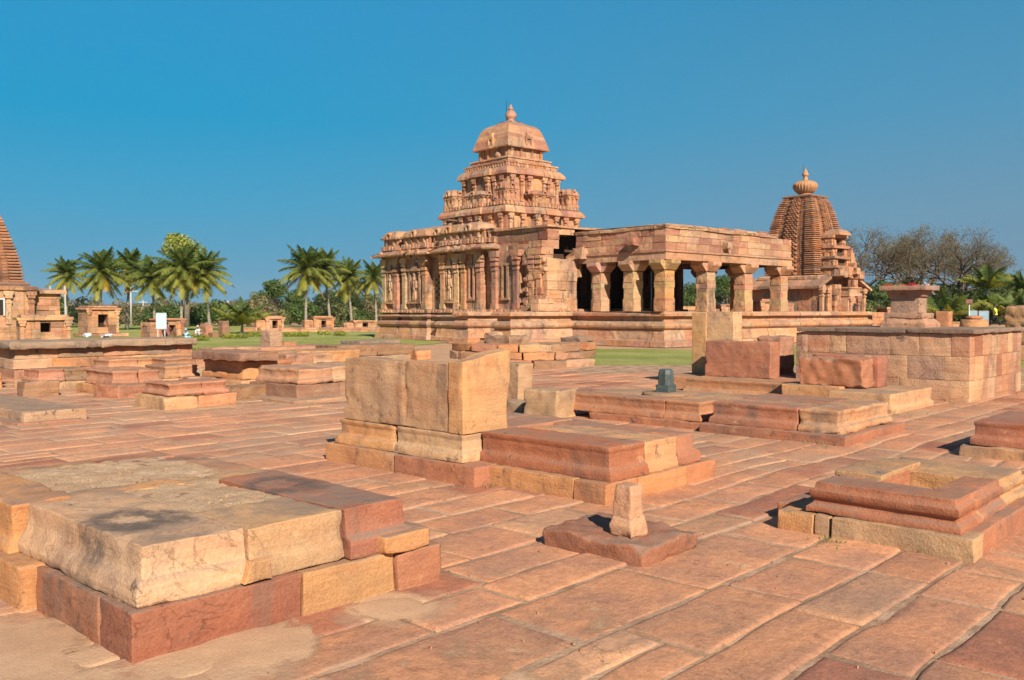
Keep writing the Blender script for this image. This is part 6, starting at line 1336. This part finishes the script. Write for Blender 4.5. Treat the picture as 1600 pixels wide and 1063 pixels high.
# ------------------------------------------------------------------ people
SK = (.16, .085, .05)
M_SKIN = plain("skin", SK, .6, 0, 10, .06); M_HAIR = plain("black_hair", (.012, .010, .010), .5)
def body(name, J, E_, rad, mat, parent, hide=None):
    me = bpy.data.meshes.new(name); keys = list(J); me.from_pydata([J[k] for k in keys], [(keys.index(a), keys.index(b)) for a, b in E_], []); o = bpy.data.objects.new(name, me); COL.objects.link(o); o.parent = parent
    md = o.modifiers.new("skin", 'SKIN'); sub = o.modifiers.new("sub", 'SUBSURF'); sub.levels = sub.render_levels = 2; md.use_smooth_shade = True
    sv = me.skin_vertices[0].data if me.skin_vertices else None
    if sv is None: bpy.context.view_layer.objects.active = o
    for i, k in enumerate(keys): sv[i].radius = (rad[k], rad[k]); sv[i].use_root = (i == 0)
    me.materials.append(mat); return o
def chain(mb, pts, rad, n=10, tint=SK): mb.tube(pts, rad, n, tint)
def skin_body(e, J, R_):
    """one continuous body grown over a jointed skeleton (five fingers on each hand)"""
    names = list(J); idx = {k: i for i, k in enumerate(names)}
    ed = [('pelvis', 'waist'), ('waist', 'chest'), ('chest', 'neck'), ('neck', 'head0'), ('head0', 'head1')]
    for s in 'LR': ed += [('pelvis', 'hip' + s), ('hip' + s, 'knee' + s), ('knee' + s, 'ankle' + s), ('ankle' + s, 'toe' + s), ('chest', 'sh' + s), ('sh' + s, 'elb' + s), ('elb' + s, 'wri' + s), ('wri' + s, 'palm' + s)] + [('palm' + s, 'f%d' % k + s) for k in range(4)] + [('wri' + s, 'th' + s)]
    me = bpy.data.meshes.new("body"); me.from_pydata([tuple(J[k]) for k in names], [(idx[a], idx[b]) for a, b in ed], [])
    o = bpy.data.objects.new("body", me); COL.objects.link(o); o.parent = e
    bpy.context.view_layer.objects.active = o; bpy.context.view_layer.update()
    md = o.modifiers.new("Skin", 'SKIN'); md.use_smooth_shade = True
    if not me.skin_vertices:
        with bpy.context.temp_override(object=o, active_object=o): bpy.ops.mesh.customdata_skin_add()
    for i, k in enumerate(names):
        r = R_.get(k, R_.get(k[:-1], .01)); me.skin_vertices[0].data[i].radius = (r, r); me.skin_vertices[0].data[i].use_root = (k == 'pelvis')
    s = o.modifiers.new("Sub", 'SUBSURF'); s.levels = s.render_levels = 1
    me.materials.append(M_SKIN); return o
RAD = dict(pelvis=.13, waist=.11, chest=.13, neck=.05, head0=.075, head1=.095, hip=.085, knee=.055, ankle=.038, toe=.032, sh=.052, elb=.038, wri=.026, palm=.03, f0=.008, f1=.009, f2=.009, f3=.008, th=.009)
def joints(kind):
    J = {}
    V = Vector
    if kind == 'walk':
        J.update(pelvis=V((0, 0, .93)), waist=V((0, .02, 1.08)), chest=V((0, .04, 1.30)), neck=V((0, .06, 1.47)), head0=V((0, .08, 1.56)), head1=V((0, .09, 1.66)))
        for s, x, f in (('L', -.1, 1), ('R', .1, -1)):
            J['hip' + s] = V((x, 0, .88)); J['knee' + s] = V((x, .20 * f + .05, .50)); J['ankle' + s] = V((x, .34 * f - (.05 if f < 0 else 0), .10 if f > 0 else .14)); J['toe' + s] = J['ankle' + s] + V((0, .16, -.06))
            J['sh' + s] = V((x * 1.9, .04, 1.38)); J['elb' + s] = V((x * 2.3, -.10 * f, 1.13)); J['wri' + s] = V((x * 2.1, -.16 * f + .14, .98 if s == 'L' else 1.15))
    elif kind == 'bend':
        J.update(pelvis=V((0, -.25, .62)), waist=V((0, -.10, .76)), chest=V((0, .14, .80)), neck=V((0, .30, .76)), head0=V((0, .38, .72)), head1=V((0, .46, .66)))
        for s, x in (('L', -.1), ('R', .1)):
            J['hip' + s] = V((x, -.26, .58)); J['knee' + s] = V((x * 1.4, .05, .42)); J['ankle' + s] = V((x * 1.3, -.12, .09)); J['toe' + s] = J['ankle' + s] + V((0, .16, -.05))
            J['sh' + s] = V((x * 1.8, .18, .74)); J['elb' + s] = V((x * 2.0, .28, .50)); J['wri' + s] = V((x * 1.6, .42, .30))
    elif kind == 'squat':
        J.update(pelvis=V((0, -.15, .25)), waist=V((0, -.14, .40)), chest=V((0, -.04, .60)), neck=V((0, .04, .76)), head0=V((0, .08, .84)), head1=V((0, .11, .94)))
        for s, x in (('L', -.1), ('R', .1)):
            J['hip' + s] = V((x, -.13, .24)); J['knee' + s] = V((x * 1.8, .22, .46)); J['ankle' + s] = V((x * 1.6, .02, .09)); J['toe' + s] = J['ankle' + s] + V((0, .16, -.05))
            J['sh' + s] = V((x * 1.8, 0, .66)); J['elb' + s] = V((x * 2.2, .20, .48)); J['wri' + s] = V((x * 1.4, .38, .32))
    else:
        J.update(pelvis=V((0, 0, .90)), waist=V((0, 0, 1.05)), chest=V((0, .01, 1.26)), neck=V((0, .02, 1.42)), head0=V((0, .03, 1.51)), head1=V((0, .03, 1.60)))
        for s, x in (('L', -.1), ('R', .1)):
            J['hip' + s] = V((x, 0, .85)); J['knee' + s] = V((x, .03, .48)); J['ankle' + s] = V((x, 0, .09)); J['toe' + s] = J['ankle' + s] + V((0, .16, -.05))
            J['sh' + s] = V((x * 1.8, .01, 1.33)); J['elb' + s] = V((x * 2.3, .02, 1.08)); J['wri' + s] = V((x * 2.0, .20, 1.05))
    for s in 'LR':
        w = J['wri' + s]; d = (w - J['elb' + s]).normalized(); a = d.orthogonal().normalized(); J['palm' + s] = w + d * .07
        for k in range(4): J['f%d' % k + s] = w + d * (.15 + (.012, .022, .018, .0)[k]) + a * (k - 1.5) * .022 + d.cross(a) * .02
        J['th' + s] = w + d * .07 + a * .05
    return J
def person(label, u, d, rz, kind, top, bottom, z=0.0, dress=False, cover=None, s=1.0):
    e = thing("person", label, "person", (*UD(u, d), z), rz); e.scale = (s, s, s); J = joints(kind); o = skin_body(e, J, RAD)
    M_T = plain("shirt_cloth", top, .8, .005, 30, .08); M_B = plain("trouser_cloth", bottom, .85, .005, 30, .08)
    mb = MB()
    def limb(a, b, ra, rb): mb.tube([J[a], (J[a] + J[b]) / 2, J[b]], [ra, (ra + rb) / 2, rb], 10)
    mb.tube([J['pelvis'] + (J['pelvis'] - J['waist']) * .3, J['pelvis'], J['waist'], J['chest'], J['neck'] - (J['neck'] - J['chest']) * .12], [.17, .165, .15, .175, .075], 12)
    for q in 'LR': limb('sh' + q, 'elb' + q, .075, .058); mb.tube([J['chest'] + Vector((0, 0, .05)), J['sh' + q]], [.11, .075], 10)
    mb.build("shirt", M_T, e); mb = MB()
    for q in 'LR': limb('hip' + q, 'knee' + q, .115, .080); limb('knee' + q, 'ankle' + q, .080, .062)
    mb.tube([J['pelvis'] + Vector((0, 0, .05)), J['pelvis'] - Vector((0, 0, .10))], [.16, .15], 12)
    if dress: mb.tube([J['pelvis'] + (J['waist'] - J['pelvis']) * .2, (J['kneeL'] + J['kneeR']) / 2, (J['ankleL'] + J['ankleR']) / 2 + Vector((0, 0, .05))], [.17, .24, .24], 14)
    mb.build("skirt" if dress else "trousers", M_B, e)
    mb = MB(); h = J['head1']; up = (J['head1'] - J['head0']).normalized(); c = h + up * .015
    mb.tube([c - up * .04 - Vector((0, .02, 0)), c + up * .03 - Vector((0, .015, 0)), c + up * .09], [.105, .108, .05], 12); mb.build("head_cloth" if cover else "hair", plain("head_cloth", cover, .8) if cover else M_HAIR, e)
    mb = MB(); f = (J['head0'] + J['head1']) / 2
    mb.tube([f + Vector((0, .075, .01)), f + Vector((0, .105, -.015))], [.012, .016], 6); mb.build("nose", M_SKIN, e)
    mb = MB(); [mb.box((x - .012, f.y + .080, f.z + .022), (x + .012, f.y + .090, f.z + .034)) for x in (-.032, .032)]; mb.build("eyes", M_HAIR, e)
    return e
person("man in a yellow shirt and dark trousers striding past the blue signboards", 1555, 72, FC(1555) + 1.35, 'walk', (.62, .62, .08), (.02, .02, .025), .42)
person("worker in a pale blue dress crouching over the hedge on the lawn", 292, 48, FC(292) + 1.9, 'squat', (.30, .50, .58), (.30, .50, .58), 0, True, (.34, .52, .6), .68)
person("squatting worker in white beside the broken slabs on the lawn", 310, 56, FC(310) + 2.4, 'squat', (.52, .50, .46), (.48, .46, .42), 0, False, (.55, .53, .5), .72)
person("crouching person in dark red clothes just right of the white notice board", 261, 52, FC(261) + .3, 'squat', (.22, .08, .07), (.12, .07, .08), 0, False, None, .95)
person("person in a red top standing behind the square stone stub", 1472, 60, FC(1472) + 2.0, 'stand', (.55, .05, .04), (.25, .05, .05), .25, True, None, .9)
# raised path the walking man is on
mb = MB(); pts = [UD(1400, 66), UD(1900, 66), UD(1900, 90), UD(1400, 90)]; mb.sweep([[(*p, -.1) for p in pts], [(*p, .42) for p in [UD(1410, 67), UD(1890, 67), UD(1890, 89), UD(1410, 89)]]], (.4, .25, .15))
o = mb.build("raised_path", M_EARTH); tag(o, "raised earth path along the right palm thicket", "path", kind='structure')

# ------------------------------------------------------------------ the dusty air
mb = MB(); mb.box((-2500, -2500, -3), (2500, 2500, 75), (1, 1, 1)); hz = mb.build("haze", None) if 0 else None
_hm = bpy.data.materials.new("haze"); _hm.use_nodes = True; _t = _hm.node_tree; _t.nodes.clear(); _o = _t.nodes.new("ShaderNodeOutputMaterial"); _v = _t.nodes.new("ShaderNodeVolumePrincipled")
_v.inputs['Color'].default_value = (.72, .84, .95, 1); _v.inputs['Density'].default_value = .00009; _v.inputs['Anisotropy'].default_value = .0
_t.links.new(_v.outputs[0], _o.inputs['Volume'])
hz = mb.build("haze", _hm); tag(hz, "thin pale air fading the far hills", "haze", kind='stuff')
